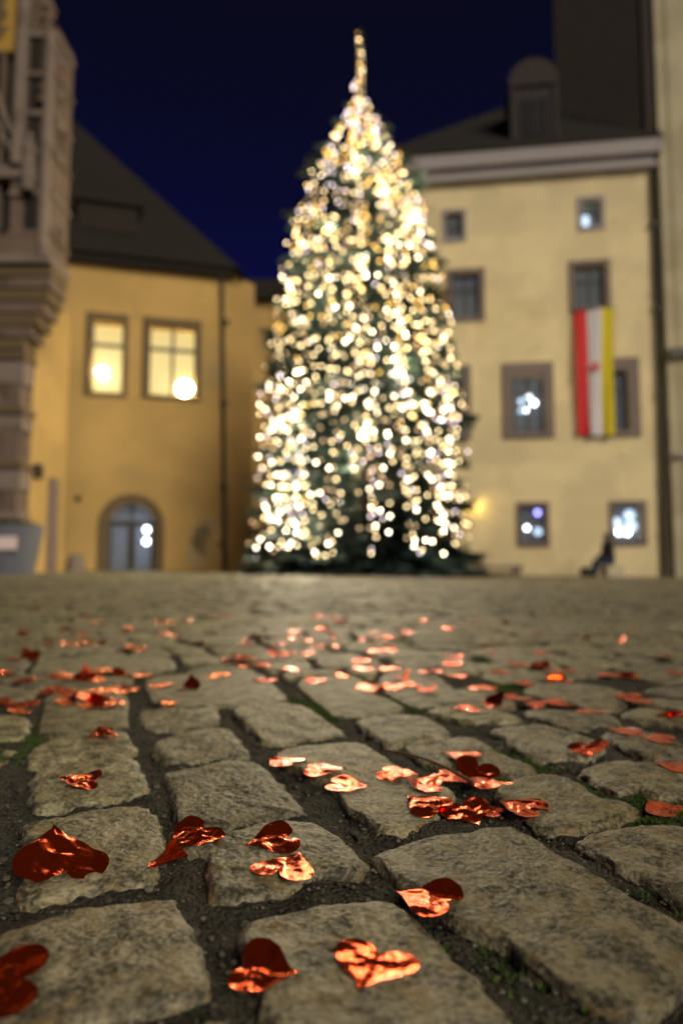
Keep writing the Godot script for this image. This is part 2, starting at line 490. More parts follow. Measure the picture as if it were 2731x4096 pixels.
	traced([Vector2(-0.178, -0.691), Vector2(-0.159, -0.707), Vector2(-0.138, -0.721), Vector2(-0.117, -0.736), Vector2(-0.088, -0.730), Vector2(-0.080, -0.715), Vector2(-0.061, -0.675), Vector2(-0.047, -0.633), Vector2(-0.036, -0.614), Vector2(-0.030, -0.594), Vector2(-0.029, -0.584), Vector2(-0.043, -0.581), Vector2(-0.068, -0.572), Vector2(-0.083, -0.564), Vector2(-0.095, -0.559), Vector2(-0.119, -0.561), Vector2(-0.134, -0.563), Vector2(-0.143, -0.598), Vector2(-0.153, -0.627), Vector2(-0.172, -0.678)])
	traced([Vector2(-0.288, -0.981), Vector2(-0.274, -1.003), Vector2(-0.222, -1.009), Vector2(-0.181, -1.026), Vector2(-0.167, -0.955), Vector2(-0.157, -0.902), Vector2(-0.189, -0.880), Vector2(-0.227, -0.871), Vector2(-0.247, -0.871), Vector2(-0.263, -0.906)])
	traced([Vector2(-0.223, -0.808), Vector2(-0.207, -0.839), Vector2(-0.169, -0.880), Vector2(-0.147, -0.884), Vector2(-0.132, -0.863), Vector2(-0.113, -0.801), Vector2(-0.093, -0.760), Vector2(-0.108, -0.751), Vector2(-0.125, -0.754), Vector2(-0.148, -0.745), Vector2(-0.180, -0.730), Vector2(-0.194, -0.748), Vector2(-0.210, -0.780)])
	traced([Vector2(-0.396, -0.916), Vector2(-0.485, -1.138), Vector2(-0.416, -1.192), Vector2(-0.365, -1.153), Vector2(-0.328, -1.083), Vector2(-0.287, -0.935), Vector2(-0.265, -0.884), Vector2(-0.288, -0.875), Vector2(-0.318, -0.859), Vector2(-0.352, -0.839), Vector2(-0.365, -0.846), Vector2(-0.383, -0.880)])
	traced([Vector2(-0.539, -0.965), Vector2(-0.470, -0.960), Vector2(-0.422, -0.945), Vector2(-0.395, -0.888), Vector2(-0.379, -0.839), Vector2(-0.400, -0.819), Vector2(-0.441, -0.808)])
	traced([Vector2(-0.334, -0.736), Vector2(-0.349, -0.780), Vector2(-0.348, -0.823), Vector2(-0.323, -0.850), Vector2(-0.285, -0.867), Vector2(-0.265, -0.871), Vector2(-0.249, -0.831), Vector2(-0.226, -0.787), Vector2(-0.222, -0.767), Vector2(-0.260, -0.760), Vector2(-0.283, -0.745), Vector2(-0.317, -0.718), Vector2(-0.322, -0.715)])
	traced([Vector2(-0.613, -1.367), Vector2(-0.660, -1.507), Vector2(-0.626, -1.560), Vector2(-0.523, -1.574), Vector2(-0.458, -1.603), Vector2(-0.381, -1.560), Vector2(-0.346, -1.457), Vector2(-0.326, -1.367), Vector2(-0.384, -1.346), Vector2(-0.477, -1.346), Vector2(-0.552, -1.326), Vector2(-0.590, -1.316)])
	traced([Vector2(-0.579, -1.242), Vector2(-0.532, -1.278), Vector2(-0.388, -1.297), Vector2(-0.363, -1.225), Vector2(-0.397, -1.200), Vector2(-0.497, -1.176), Vector2(-0.553, -1.192)])
	traced([Vector2(-0.349, -1.216), Vector2(-0.357, -1.316), Vector2(-0.289, -1.336), Vector2(-0.228, -1.356), Vector2(-0.154, -1.336), Vector2(-0.125, -1.233), Vector2(-0.093, -1.124), Vector2(-0.075, -1.057), Vector2(-0.105, -1.038), Vector2(-0.172, -1.026), Vector2(-0.223, -1.015), Vector2(-0.273, -1.009), Vector2(-0.308, -1.110)])
	traced([Vector2(-0.162, -0.998), Vector2(-0.125, -1.032), Vector2(-0.069, -1.038), Vector2(-0.038, -0.987), Vector2(-0.006, -0.897), Vector2(0.008, -0.863), Vector2(0.002, -0.846), Vector2(-0.043, -0.827), Vector2(-0.073, -0.805), Vector2(-0.090, -0.808), Vector2(-0.104, -0.846), Vector2(-0.131, -0.906)])
	traced([Vector2(-0.080, -1.200), Vector2(-0.073, -1.278), Vector2(0.021, -1.306), Vector2(0.042, -1.216), Vector2(0.059, -1.110), Vector2(0.078, -1.057), Vector2(0.098, -0.998), Vector2(0.083, -0.981), Vector2(0.037, -0.955), Vector2(0.000, -0.940), Vector2(-0.016, -0.976), Vector2(-0.036, -1.045), Vector2(-0.065, -1.138)])
	traced([Vector2(0.070, -1.124), Vector2(0.059, -1.216), Vector2(0.084, -1.346), Vector2(0.162, -1.377), Vector2(0.180, -1.306), Vector2(0.188, -1.168), Vector2(0.194, -1.070), Vector2(0.160, -1.045), Vector2(0.109, -1.009), Vector2(0.096, -1.045)])
	traced([Vector2(0.013, -0.925), Vector2(0.037, -0.950), Vector2(0.109, -0.971), Vector2(0.122, -0.935), Vector2(0.141, -0.846), Vector2(0.126, -0.846), Vector2(0.099, -0.831), Vector2(0.058, -0.801), Vector2(0.043, -0.816), Vector2(0.033, -0.854)])
	traced([Vector2(0.114, -0.987), Vector2(0.133, -1.015), Vector2(0.165, -1.026), Vector2(0.203, -1.015), Vector2(0.231, -0.987), Vector2(0.246, -0.925), Vector2(0.225, -0.916), Vector2(0.182, -0.911), Vector2(0.153, -0.925), Vector2(0.137, -0.960)])
	traced([Vector2(0.064, -0.794), Vector2(0.088, -0.816), Vector2(0.133, -0.839), Vector2(0.156, -0.842), Vector2(0.165, -0.801), Vector2(0.175, -0.760), Vector2(0.188, -0.730), Vector2(0.201, -0.704), Vector2(0.185, -0.693), Vector2(0.170, -0.683), Vector2(0.157, -0.688), Vector2(0.139, -0.699), Vector2(0.108, -0.704), Vector2(0.093, -0.712), Vector2(0.080, -0.742)])
	traced([Vector2(0.182, -0.871), Vector2(0.202, -0.888), Vector2(0.250, -0.902), Vector2(0.276, -0.880), Vector2(0.291, -0.854), Vector2(0.300, -0.816), Vector2(0.300, -0.773), Vector2(0.260, -0.745), Vector2(0.235, -0.751), Vector2(0.208, -0.742), Vector2(0.198, -0.767), Vector2(0.194, -0.808), Vector2(0.190, -0.854)])
	traced([Vector2(0.235, -0.701), Vector2(0.261, -0.730), Vector2(0.291, -0.742), Vector2(0.330, -0.736), Vector2(0.353, -0.724), Vector2(0.373, -0.691), Vector2(0.324, -0.603), Vector2(0.279, -0.624), Vector2(0.271, -0.642), Vector2(0.259, -0.637), Vector2(0.244, -0.624), Vector2(0.238, -0.646), Vector2(0.237, -0.680)])
	traced([Vector2(0.316, -0.859), Vector2(0.336, -0.880), Vector2(0.376, -0.880), Vector2(0.393, -0.831), Vector2(0.393, -0.805), Vector2(0.382, -0.754), Vector2(0.346, -0.751), Vector2(0.321, -0.760), Vector2(0.312, -0.794)])
	traced([Vector2(0.254, -0.945), Vector2(0.257, -0.992), Vector2(0.291, -0.998), Vector2(0.329, -0.976), Vector2(0.370, -0.965), Vector2(0.373, -0.916), Vector2(0.341, -0.893), Vector2(0.308, -0.880), Vector2(0.285, -0.888), Vector2(0.267, -0.916)])
	traced([Vector2(0.381, -0.971), Vector2(0.433, -1.009), Vector2(0.457, -0.987), Vector2(0.463, -0.945), Vector2(0.476, -0.897), Vector2(0.444, -0.854), Vector2(0.413, -0.906), Vector2(0.382, -0.925)])
	traced([Vector2(0.288, -1.138), Vector2(0.333, -1.216), Vector2(0.417, -1.233), Vector2(0.449, -1.168), Vector2(0.458, -1.096), Vector2(0.419, -1.021), Vector2(0.380, -0.992), Vector2(0.352, -1.009), Vector2(0.348, -1.045), Vector2(0.316, -1.083)])
	traced([Vector2(0.137, -1.045), Vector2(0.173, -1.153), Vector2(0.222, -1.161), Vector2(0.259, -1.138), Vector2(0.265, -1.021), Vector2(0.228, -1.003), Vector2(0.201, -1.026), Vector2(0.165, -1.038)])
	traced([Vector2(-0.065, -0.322), Vector2(-0.060, -0.326), Vector2(-0.051, -0.325), Vector2(-0.045, -0.318), Vector2(-0.042, -0.310), Vector2(-0.052, -0.303), Vector2(-0.067, -0.308)])
	var given := stones.size()
	stones[15].tone = 1.4
	stones[5].tone = 0.9
	var fat := []
	for i in given: fat.append(Geometry2D.offset_polygon(stones[i].p, 0.011, Geometry2D.JOIN_ROUND)[0])
	for zone in 2:
		var laid := laid_rows(zone)
		if zone == 1:
			fat = []
			for s in stones: fat.append(Geometry2D.offset_polygon(s.p, 0.011, Geometry2D.JOIN_ROUND)[0])
		for c in laid:
			var p := PackedVector2Array()
			for i in 4:
				var a: Vector2 = c[i]
				var b: Vector2 = c[(i + 1) % 4]
				p.append(a.lerp(b, 0.12))
				p.append(a.lerp(b, 0.5) + (a - b).orthogonal().normalized() * rng.randf_range(-0.004, 0.005))
				p.append(a.lerp(b, 0.88))
			if area(p) < 0: p.reverse()
			var whole := area(p)
			for i in fat.size():
				if centre(p).distance_to(stones[i].c) > stones[i].r + 0.16: continue
				var left := Geometry2D.clip_polygons(p, fat[i])
				var best := PackedVector2Array()
				for q in left:
					if area(q) > 0 and (best.is_empty() or area(q) > area(best)): best = q
				p = best
				if p.is_empty(): break
			if p.is_empty() or area(p) < whole * 0.42: continue
			var pc := centre(p)
			var sunk: float = -0.008 if (pc.x < -0.25 - 0.1 * (-pc.y) and -pc.y < 0.82) else rng.randf_range(-0.004, 0.003)
			add_stone(p, sunk)
	var order := range(given, stones.size())
	order.sort_custom(func(a, b): return stones[a].c.length() < stones[b].c.length())
	var keep := stones.slice(0, given)
	for i in order: keep.append(stones[i])
	stones = keep
	for i in mini(stones.size(), 298):
		var near: bool = stones[i].c.length() < 1.0
		part("cobblestone", stone_mesh(stones[i], 84 if near else 26, 18 if near else 4, near), M.cobble, pavement)
	print("stones ", stones.size())
	# the rest of the square: the same courses, too small to pick apart
	var variants := []
	var cells := []
	for v in 6:
		var p := PackedVector2Array()
		for i in 8: p.append(Vector2(0.5 * [-1, -0.92, 0.92, 1, 1, 0.9, -0.9, -1][i], 0.5 * [-0.9, -1, -1, -0.92, 0.92, 1, 1, 0.9][i]) * rng.randf_range(0.92, 1.0))
		if area(p) < 0: p.reverse()
		var s := {"tone": 1.0, "p": PackedVector2Array(), "c": Vector2.ZERO, "r": 0.1, "lift": 0.0, "tilt": Vector2.ZERO}
		for q in p: s.p.append(q * 0.12)
		variants.append(stone_mesh(s, 12, 2, false))
		cells.append([])
	for i in range(298, stones.size()): cells[i % 6].append([stones[i].c, ALONG * 0.15, ACROSS * 0.115])
	for c in laid_rows(2):
		cells[rng.randi() % 6].append([(c[0] + c[2]) / 2, (c[1] - c[0] + c[2] - c[3]) / 2, (c[3] - c[0] + c[2] - c[1]) / 2])
	for v in 6:
		var mm := MultiMesh.new()
		mm.transform_format = MultiMesh.TRANSFORM_3D
		mm.use_colors = true
		mm.mesh = variants[v]
		mm.instance_count = cells[v].size()
		for i in cells[v].size():
			var c: Array = cells[v][i]
			var y := ground_y(c[0].x, c[0].y) + rng.randf_range(-0.005, 0.004)
			mm.set_instance_transform(i, Transform3D(Basis(Vector3(c[2].x, rng.randf_range(-0.002, 0.002), c[2].y) / 0.12, Vector3.UP, Vector3(c[1].x, rng.randf_range(-0.002, 0.002), c[1].y) / 0.12), Vector3(c[0].x, y, c[0].y)))
			mm.set_instance_color(i, Color(1, 1, 1) * rng.randf_range(0.58, 1.1))
		var o := MultiMeshInstance3D.new()
		o.name = "farther_cobblestones"
		o.multimesh = mm
		o.material_override = M.cobble
		pavement.add_child(o, true)
		o.set_meta("kind", "stuff")
	part("joint_soil", sheet(-0.9, 0.9, -0.15, -1.7, 330, 280, SOIL - 0.001, 0.8), M.soil, pavement).set_meta("kind", "structure")
	var wide := part("ground", sheet(-60, 60, 8, -70, 120, 78, -0.030, 0.0), M.soil, self)
	wide.set_meta("kind", "structure")
	build_joint_growth()

func scatter(called: String, mesh: Mesh, mat: Material, places: Array, tints: Array) -> void:
	var mm := MultiMesh.new()
	mm.transform_format = MultiMesh.TRANSFORM_3D
	mm.use_colors = true
	mm.mesh = mesh
	mm.instance_count = places.size()
	for i in places.size():
		mm.set_instance_transform(i, places[i])
		mm.set_instance_color(i, tints[i])
	var o := MultiMeshInstance3D.new()
	o.name = called
	o.multimesh = mm
	o.material_override = mat
	pavement.add_child(o, true)
	o.set_meta("kind", "stuff")

func build_joint_growth() -> void:
	var st := tool()
	for k in 7:
		var a := TAU * k / 7 + rng.randf()
		var base := Vector3(cos(a), 0, sin(a)) * 0.25
		var side := Vector3(-sin(a), 0, cos(a)) * 0.22
		quad(st, base - side, base * 2.6 + Vector3.UP * 0.55 - side * 0.5, base * 3.2 + Vector3.UP * rng.randf_range(0.7, 1.1), base + side)
	var tuft := done(st)
	var moss := []
	var moss_tint := []
	var spots := [Vector2(-0.39, -1.30), Vector2(-0.10, -1.05), Vector2(-0.33, -0.90), Vector2(-0.08, -1.60), Vector2(-0.37, -0.79), Vector2(0.10, -1.05), Vector2(0.3, -1.2), Vector2(0.16, -0.72), Vector2(0.26, -0.62), Vector2(0.13, -0.40), Vector2(-0.03, -0.98), Vector2(0.36, -1.55), Vector2(0.30, -0.56)]
	var tries := 0
	while moss.size() < 5200 and tries < 60000:
		tries += 1
		var q: Vector2
		var wild := rng.randf() < 0.62
		if wild:
			var z := rng.randf_range(0.33, 2.7)
			if z < rng.randf() * 1.5: continue
			q = Vector2(rng.randf_range(-0.56, 0.56) * z, -z)
			if n3.get_noise_3d(q.x * 5, 40.0, q.y * 5) < 0.12: continue
		else: q = spots[rng.randi() % spots.size()] + Vector2(rng.randfn(0, 0.028), rng.randfn(0, 0.03))
		if absf(surface_y(q) - SOIL - ground_y(q.x, q.y)) > 1e-4: continue
		var s := rng.randf_range(0.0016, 0.0038) * (1.0 if wild else 1.2)
		moss.append(Transform3D(Basis(Vector3.UP, rng.randf() * TAU).scaled(Vector3.ONE * s), Vector3(q.x, SOIL - 0.001 + ground_y(q.x, q.y), q.y)))
		moss_tint.append(Color(0.035, 0.06, 0.008) * rng.randf_range(0.5, 1.3) if wild else Color(0.045, 0.085, 0.008) * rng.randf_range(0.6, 1.3))
	scatter("moss", tuft, M.moss, moss, moss_tint)
	# clumps of grass and moss farther off
	moss = []
	moss_tint = []
	for i in 5000:
		var z := 2.6 + 9.0 * rng.randf() ** 1.5
		var q := Vector2(rng.randf_range(-0.58, 0.58) * z, -z)
		if n3.get_noise_3d(q.x * 1.4, 60.0, q.y * 1.4) < 0.15: continue
		var s := rng.randf_range(0.008, 0.02)
		moss.append(Transform3D(Basis(Vector3.UP, rng.randf() * TAU).scaled(Vector3(s, s * 0.9, s)), Vector3(q.x, -0.010 + ground_y(q.x, q.y), q.y)))
		moss_tint.append(Color(0.055, 0.085, 0.012) * rng.randf_range(0.5, 1.3))
	scatter("far_moss", tuft, M.moss, moss, moss_tint)
	var grit := []
	var grit_tint := []
	tries = 0
	while grit.size() < 1500 and tries < 30000:
		tries += 1
		var z := rng.randf_range(0.30, 1.15)
		var q := Vector2(rng.randf_range(-0.55, 0.55) * z, -z)
		var y := surface_y(q)
		if absf(y - SOIL - ground_y(q.x, q.y)) > 1e-4: continue
		var s := rng.randf_range(0.0006, 0.0017) if rng.randf() < 0.93 else rng.randf_range(0.002, 0.0034)
		grit.append(Transform3D(Basis.from_euler(Vector3(rng.randf() * 6, rng.randf() * 6, 0)).scaled(Vector3(s * 1.3, s * 0.8, s)), Vector3(q.x, SOIL, q.y)))
		var t := rng.randf() ** 2
		grit_tint.append(Color(0.035, 0.03, 0.02).lerp(Color(0.16, 0.14, 0.10), t))
	scatter("grit", ball(1.0, 6, 3), M.grit, grit, grit_tint)

# ---------------------------------------------------------------- foil hearts
func heart(label: String, x: float, z: float, yaw: float, size: float, fold: Vector3, tilt: Vector2, crumple: float, up: float, group: String) -> void:
	var sides := 56
	var rings := 12
	var creases := []
	for k in 5:
		creases.append([rng.randf() * TAU, rng.randf_range(-0.4, 0.4), rng.randfn(0, 0.034) * crumple])
	var curl := rng.randfn(0.03, 0.08)
	var curl_a := rng.randf() * PI
	var sd := rng.randf() * 50
	var turned := Basis(Vector3.UP, deg_to_rad(yaw))
	var verts := PackedVector3Array()
	var uvs := PackedVector2Array()
	var fd := Vector2(cos(deg_to_rad(fold.x)), sin(deg_to_rad(fold.x)))
	for r in rings + 1:
		for i in sides:
			var t := TAU * i / sides
			var f := Vector2(16 * sin(t) ** 3, -(13 * cos(t) - 5 * cos(2 * t) - 2 * cos(3 * t) - cos(4 * t))) / 33.0
			f = Vector2(0, -0.03).lerp(f, float(r) / rings)       # x across, y towards the tip, about one wide
			var h := 0.0
			for c in creases: h += absf(f.dot(Vector2.from_angle(c[0])) - c[1]) * c[2]
			h += n3.get_noise_3d(f.x * 3.2 + sd, sd, f.y * 3.2) * 0.021 * crumple + n3.get_noise_3d(f.x * 8 + sd, sd, f.y * 8) * 0.0062 * crumple
			h += curl * f.dot(Vector2.from_angle(curl_a)) ** 2
			var v := Vector3(f.x, h, f.y)
			var over := f.dot(fd) - fold.y
			if fold.z != 0.0 and over > 0.0:
				var bend := deg_to_rad(fold.z) * smoothstep(0.0, 0.10, over)
				var flat := f - fd * over
				var e := fd * over * cos(bend)
				v = Vector3(flat.x + e.x, h + over * sin(bend), flat.y + e.y)
			v = Basis.from_euler(Vector3(deg_to_rad(tilt.x), 0, deg_to_rad(tilt.y))) * (turned * v)
			verts.append(v * size)
			uvs.append(f + Vector2(sd, sd))
	var base := -9.0
	for i in range(0, verts.size(), 7):                     # rest it on what lies under it
		var w := verts[i]
		base = maxf(base, surface_y(Vector2(x + w.x, z + w.z)) - w.y)
	var idx := PackedInt32Array()
	for r in rings:
		for i in sides:
			var a := r * sides + i
			var b := r * sides + (i + 1) % sides
			idx.append_array([a, b, a + sides, b, b + sides, a + sides])
	var o := part("foil_heart", arrays(verts, uvs, PackedColorArray(), idx), M.foil, self, Vector3(x, base + 0.0008 + up, z))
	tag(o, label, "foil heart", group)

func build_hearts() -> void:
	heart("bright orange-red foil heart lying flat at the bottom of the picture, centre", 0.016, -0.362, -21, 0.046, Vector3(0, 9, 0), Vector2(-3, 0), 1.1, 0, "red foil hearts in the foreground")
	heart("crumpled dark red foil heart with bright orange left lobe, bottom centre", -0.039, -0.356, 76, 0.038, Vector3(0, 0.05, 24), Vector2(0, 0), 1.5, 0, "red foil hearts in the foreground")
	heart("creased foil heart straddling the joint beside the largest cobble, black upper lobe", 0.053, -0.426, -121, 0.046, Vector3(180, 0.22, 45), Vector2(-2, 0), 1.3, 0, "red foil hearts in the foreground")
	heart("foil heart with dark upturned upper lobe, pointing left, above another bright heart", -0.049, -0.513, -71, 0.046, Vector3(180, 0.14, 30), Vector2(0, 0), 1.6, 0, "red foil hearts in the foreground")
	heart("bright salmon foil heart with dark creases just below the heart with an upturned lobe", -0.037, -0.470, 157, 0.046, Vector3(0, 9, 0), Vector2(0, 0), 0.8, 0, "red foil hearts in the foreground")
	heart("very dark maroon foil heart with a glowing lower edge in the joint left of centre", -0.109, -0.524, -36, 0.046, Vector3(0, 9, 0), Vector2(11, 0), 1.6, 0, "red foil hearts in the foreground")
	heart("largest folded crimson foil heart leaning on a cobble edge at the left", -0.185, -0.467, -150, 0.060, Vector3(0, 9, 0), Vector2(13, 0), 2.4, 0, "red foil hearts in the foreground")
	heart("out-of-focus crimson foil heart cut by the bottom left corner", -0.152, -0.324, -79, 0.046, Vector3(0, 9, 0), Vector2(6, 0), 0.8, 0.012, "red foil hearts in the foreground")
	heart("folded orange foil heart alone on a square cobble at the left", -0.242, -0.654, -80, 0.046, Vector3(0, 9, 0), Vector2(2, 0), 2.4, 0, "red foil hearts in the foreground")
	heart("folded glinting foil heart on the cobble behind the square left one", -0.284, -0.827, -55, 0.046, Vector3(0, 9, 0), Vector2(3, 0), 2.4, 0, "red foil hearts in the foreground")
	heart("leftmost foil heart of the trio on the edge of the central cobble", -0.058, -0.720, -127, 0.046, Vector3(0, 9, 0), Vector2(0, 0), 1, 0, "red foil hearts in the foreground")
	heart("middle foil heart of the trio on the edge of the central cobble", -0.019, -0.688, 83, 0.046, Vector3(0, 9, 0), Vector2(0, 0), 1, 0, "red foil hearts in the foreground")
	heart("nearest foil heart of the trio on the central cobble, pointing right", 0.004, -0.646, 76, 0.046, Vector3(0, 9, 0), Vector2(0, 0), 1, 0, "red foil hearts in the foreground")
	heart("salmon foil heart left of the brown stalk, pointing at it", 0.053, -0.682, 72, 0.046, Vector3(0, 9, 0), Vector2(0, 0), 1, 0, "red foil hearts in the foreground")
	heart("pale folded foil heart half under the brown stalk", 0.076, -0.649, -97, 0.046, Vector3(90, 0.15, 40), Vector2(0, 0), 1, 0, "red foil hearts in the foreground")
	heart("orange foil heart under the brown stalk in the right of centre heap", 0.104, -0.680, 50, 0.044, Vector3(0, 9, 0), Vector2(0, 0), 1, 0, "red foil hearts in the foreground")
	heart("dark maroon foil heart standing up at the back of the right of centre heap", 0.130, -0.680, -31, 0.046, Vector3(0, 9, 0), Vector2(22, 0), 1.2, 0.002, "red foil hearts in the foreground")
	heart("brightest streaked foil heart at the foot of the brown stalk", 0.133, -0.635, 82, 0.046, Vector3(0, 9, 0), Vector2(0, 0), 1.4, 0.004, "red foil hearts in the foreground")
	heart("dark red foil heart with glints, left end of the row below the brown stalk", 0.072, -0.594, -132, 0.046, Vector3(0, 9, 0), Vector2(5, 0), 2, 0, "red foil hearts in the foreground")
	heart("dull maroon foil heart below the brown stalk hanging over a joint", 0.104, -0.584, 15, 0.046, Vector3(0, 9, 0), Vector2(10, 0), 1.6, 0, "red foil hearts in the foreground")
	heart("small bright orange foil heart in the middle of the row below the stalk", 0.123, -0.587, -113, 0.030, Vector3(0, 9, 0), Vector2(0, 0), 0.8, 0.003, "red foil hearts in the foreground")
	heart("foil heart with bright curl, right end of the row below the stalk", 0.152, -0.588, -126, 0.046, Vector3(0, 9, 0), Vector2(0, 0), 1.4, 0, "red foil hearts in the foreground")
	heart("large dull red foil heart at the right edge of the picture", 0.276, -0.598, -164, 0.048, Vector3(0, 9, 0), Vector2(0, 0), 1, 0, "red foil hearts in the foreground")
	heart("plain dull red foil heart with rounded lobe over a joint at the right", 0.270, -0.765, -13, 0.046, Vector3(0, 9, 0), Vector2(8, 10), 0.4, 0, "red foil hearts in the foreground")
	heart("thin salmon foil heart just behind the right of centre heap", 0.128, -0.740, -123, 0.046, Vector3(0, 9, 0), Vector2(0, 0), 1, 0, "red foil hearts in the foreground")
	heart("long flat red foil heart on the right, left one of an overlapping pair", 0.348, -0.851, -113, 0.046, Vector3(0, 9, 0), Vector2(0, 0), 0.6, 0, "red foil hearts in the foreground")
	heart("short red foil heart on the right, right one of an overlapping pair", 0.367, -0.810, -124, 0.045, Vector3(0, 9, 0), Vector2(0, 0), 0.6, 0, "red foil hearts in the foreground")
	heart("red foil heart with a white glint at the right edge, upper one", 0.341, -0.714, -127, 0.045, Vector3(0, 9, 0), Vector2(0, 0), 0.6, 0, "red foil hearts in the foreground")
	heart("pale glinting foil heart alone on a cobble right of centre", 0.177, -0.984, -82, 0.046, Vector3(0, 9, 0), Vector2(0, 0), 1.3, 0, "red foil hearts in the foreground")
	heart("tiny folded scrap of orange foil heart in the joint left of centre", -0.116, -0.483, 42, 0.030, Vector3(90, 0, 90), Vector2(0, 0), 1, 0, "red foil hearts in the foreground")
	heart("first blurred foil heart from left in the dark red huddle on cobbles left of centre", -0.233, -1.469, 10, 0.045, Vector3(90, 0.12, 50), Vector2(8, -1), 1, 0, "blurred foil hearts farther off on the cobbles")
	heart("second blurred foil heart from left in the dark red huddle on cobbles left of centre", -0.235, -1.547, 313, 0.044, Vector3(60, -0.066, 25), Vector2(6, 1), 1, 0, "blurred foil hearts farther off on the cobbles")
	heart("third blurred foil heart from left in the dark red huddle on cobbles left of centre", -0.212, -1.507, 330, 0.048, Vector3(0, 9, 0), Vector2(7, 3), 1, 0, "blurred foil hearts farther off on the cobbles")
	heart("fourth blurred foil heart from left in the dark red huddle on cobbles left of centre", -0.196, -1.422, 46, 0.040, Vector3(60, 0.085, 25), Vector2(6, -1), 1, 0, "blurred foil hearts farther off on the cobbles")
	heart("fifth blurred foil heart from left in the dark red huddle on cobbles left of centre", -0.159, -1.399, 314, 0.043, Vector3(0, 9, 0), Vector2(7, -1), 1, 0, "blurred foil hearts farther off on the cobbles")
	heart("first blurred foil heart from left in the salmon group straight below the tree", -0.135, -1.225, 348, 0.049, Vector3(0, 9, 0), Vector2(3, 2), 1, 0, "blurred foil hearts farther off on the cobbles")
	heart("second blurred foil heart from left in the salmon group straight below the tree", -0.138, -1.560, 23, 0.043, Vector3(0, 9, 0), Vector2(5, -0), 1, 0, "blurred foil hearts farther off on the cobbles")
	heart("third blurred foil heart from left in the salmon group straight below the tree", -0.101, -1.350, 295, 0.045, Vector3(0, 9, 0), Vector2(3, 2), 1, 0, "blurred foil hearts farther off on the cobbles")
	heart("fourth blurred foil heart from left in the salmon group straight below the tree", -0.045, -1.225, 342, 0.044, Vector3(0, 9, 0), Vector2(2, 1), 1, 0, "blurred foil hearts farther off on the cobbles")
	heart("fifth blurred foil heart from left in the salmon group straight below the tree", -0.007, -1.269, 303, 0.045, Vector3(120, 0.0099, 50), Vector2(3, -3), 1, 0, "blurred foil hearts farther off on the cobbles")
	heart("sixth blurred foil heart from left in the salmon group straight below the tree", 0.041, -1.356, 335, 0.049, Vector3(0, 9, 0), Vector2(3, 2), 1, 0, "blurred foil hearts farther off on the cobbles")
	heart("seventh blurred foil heart from left in the salmon group straight below the tree", 0.091, -1.346, 212, 0.048, Vector3(0, 9, 0), Vector2(3, 1), 1, 0, "blurred foil hearts farther off on the cobbles")
	heart("first blurred foil heart from left on the big cobble right below the tree trunk", 0.039, -1.161, 75, 0.045, Vector3(0, 9, 0), Vector2(3, 1), 1, 0, "blurred foil hearts farther off on the cobbles")
	heart("second blurred foil heart from left on the big cobble right below the tree trunk", 0.058, -1.121, 33, 0.047, Vector3(90, 0.18, 50), Vector2(2, 3), 1, 0, "blurred foil hearts farther off on the cobbles")
	heart("third blurred foil heart from left on the big cobble right below the tree trunk", 0.088, -1.161, 359, 0.042, Vector3(0, 9, 0), Vector2(10, 2), 1, 0, "blurred foil hearts farther off on the cobbles")
	heart("fourth blurred foil heart from left on the big cobble right below the tree trunk", 0.113, -1.242, 124, 0.043, Vector3(120, -0.09, 50), Vector2(3, -1), 1, 0, "blurred foil hearts farther off on the cobbles")
	heart("fifth blurred foil heart from left on the big cobble right below the tree trunk", 0.119, -1.176, 302, 0.041, Vector3(0, 9, 0), Vector2(3, -5), 1, 0, "blurred foil hearts farther off on the cobbles")
	heart("sixth blurred foil heart from left on the big cobble right below the tree trunk", 0.142, -1.127, 134, 0.041, Vector3(120, -0.068, 25), Vector2(-1, 1), 1, 0, "blurred foil hearts farther off on the cobbles")
	heart("seventh blurred foil heart from left on the big cobble right below the tree trunk", 0.165, -1.306, 346, 0.047, Vector3(60, 0.19, 25), Vector2(-1, 1), 1, 0, "blurred foil hearts farther off on the cobbles")
	heart("first blurred foil heart from left by the mossy joint right of centre", 0.045, -1.462, 41, 0.048, Vector3(0, 9, 0), Vector2(3, -0), 1, 0, "blurred foil hearts farther off on the cobbles")
	heart("second blurred foil heart from left by the mossy joint right of centre", 0.088, -1.654, 32, 0.043, Vector3(0, 9, 0), Vector2(6, -4), 1, 0, "blurred foil hearts farther off on the cobbles")
	heart("third blurred foil heart from left by the mossy joint right of centre", 0.119, -1.664, 250, 0.047, Vector3(0, 9, 0), Vector2(5, -2), 1, 0, "blurred foil hearts farther off on the cobbles")
	heart("fourth blurred foil heart from left by the mossy joint right of centre", 0.226, -1.415, 277, 0.047, Vector3(0, 9, 0), Vector2(-1, 5), 1, 0, "blurred foil hearts farther off on the cobbles")
	heart("fifth blurred foil heart from left by the mossy joint right of centre", 0.253, -1.574, 171, 0.048, Vector3(0, 9, 0), Vector2(-1, 1), 1, 0, "blurred foil hearts farther off on the cobbles")
	heart("sixth blurred foil heart from left by the mossy joint right of centre", 0.218, -1.306, 125, 0.046, Vector3(0, 9, 0), Vector2(-0, -4), 1, 0, "blurred foil hearts farther off on the cobbles")
	heart("first blurred foil heart from left in the glinting heap on the left cobble", -0.527, -1.283, 313, 0.047, Vector3(0, 9, 0), Vector2(10, -1), 1, 0, "blurred foil hearts farther off on the cobbles")
	heart("second blurred foil heart from left in the glinting heap on the left cobble", -0.501, -1.260, 72, 0.044, Vector3(0, 9, 0), Vector2(5, -1), 1, 0, "blurred foil hearts farther off on the cobbles")
	heart("third blurred foil heart from left in the glinting heap on the left cobble", -0.473, -1.233, 62, 0.048, Vector3(0, 0.12, 25), Vector2(1, -1), 1, 0, "blurred foil hearts farther off on the cobbles")
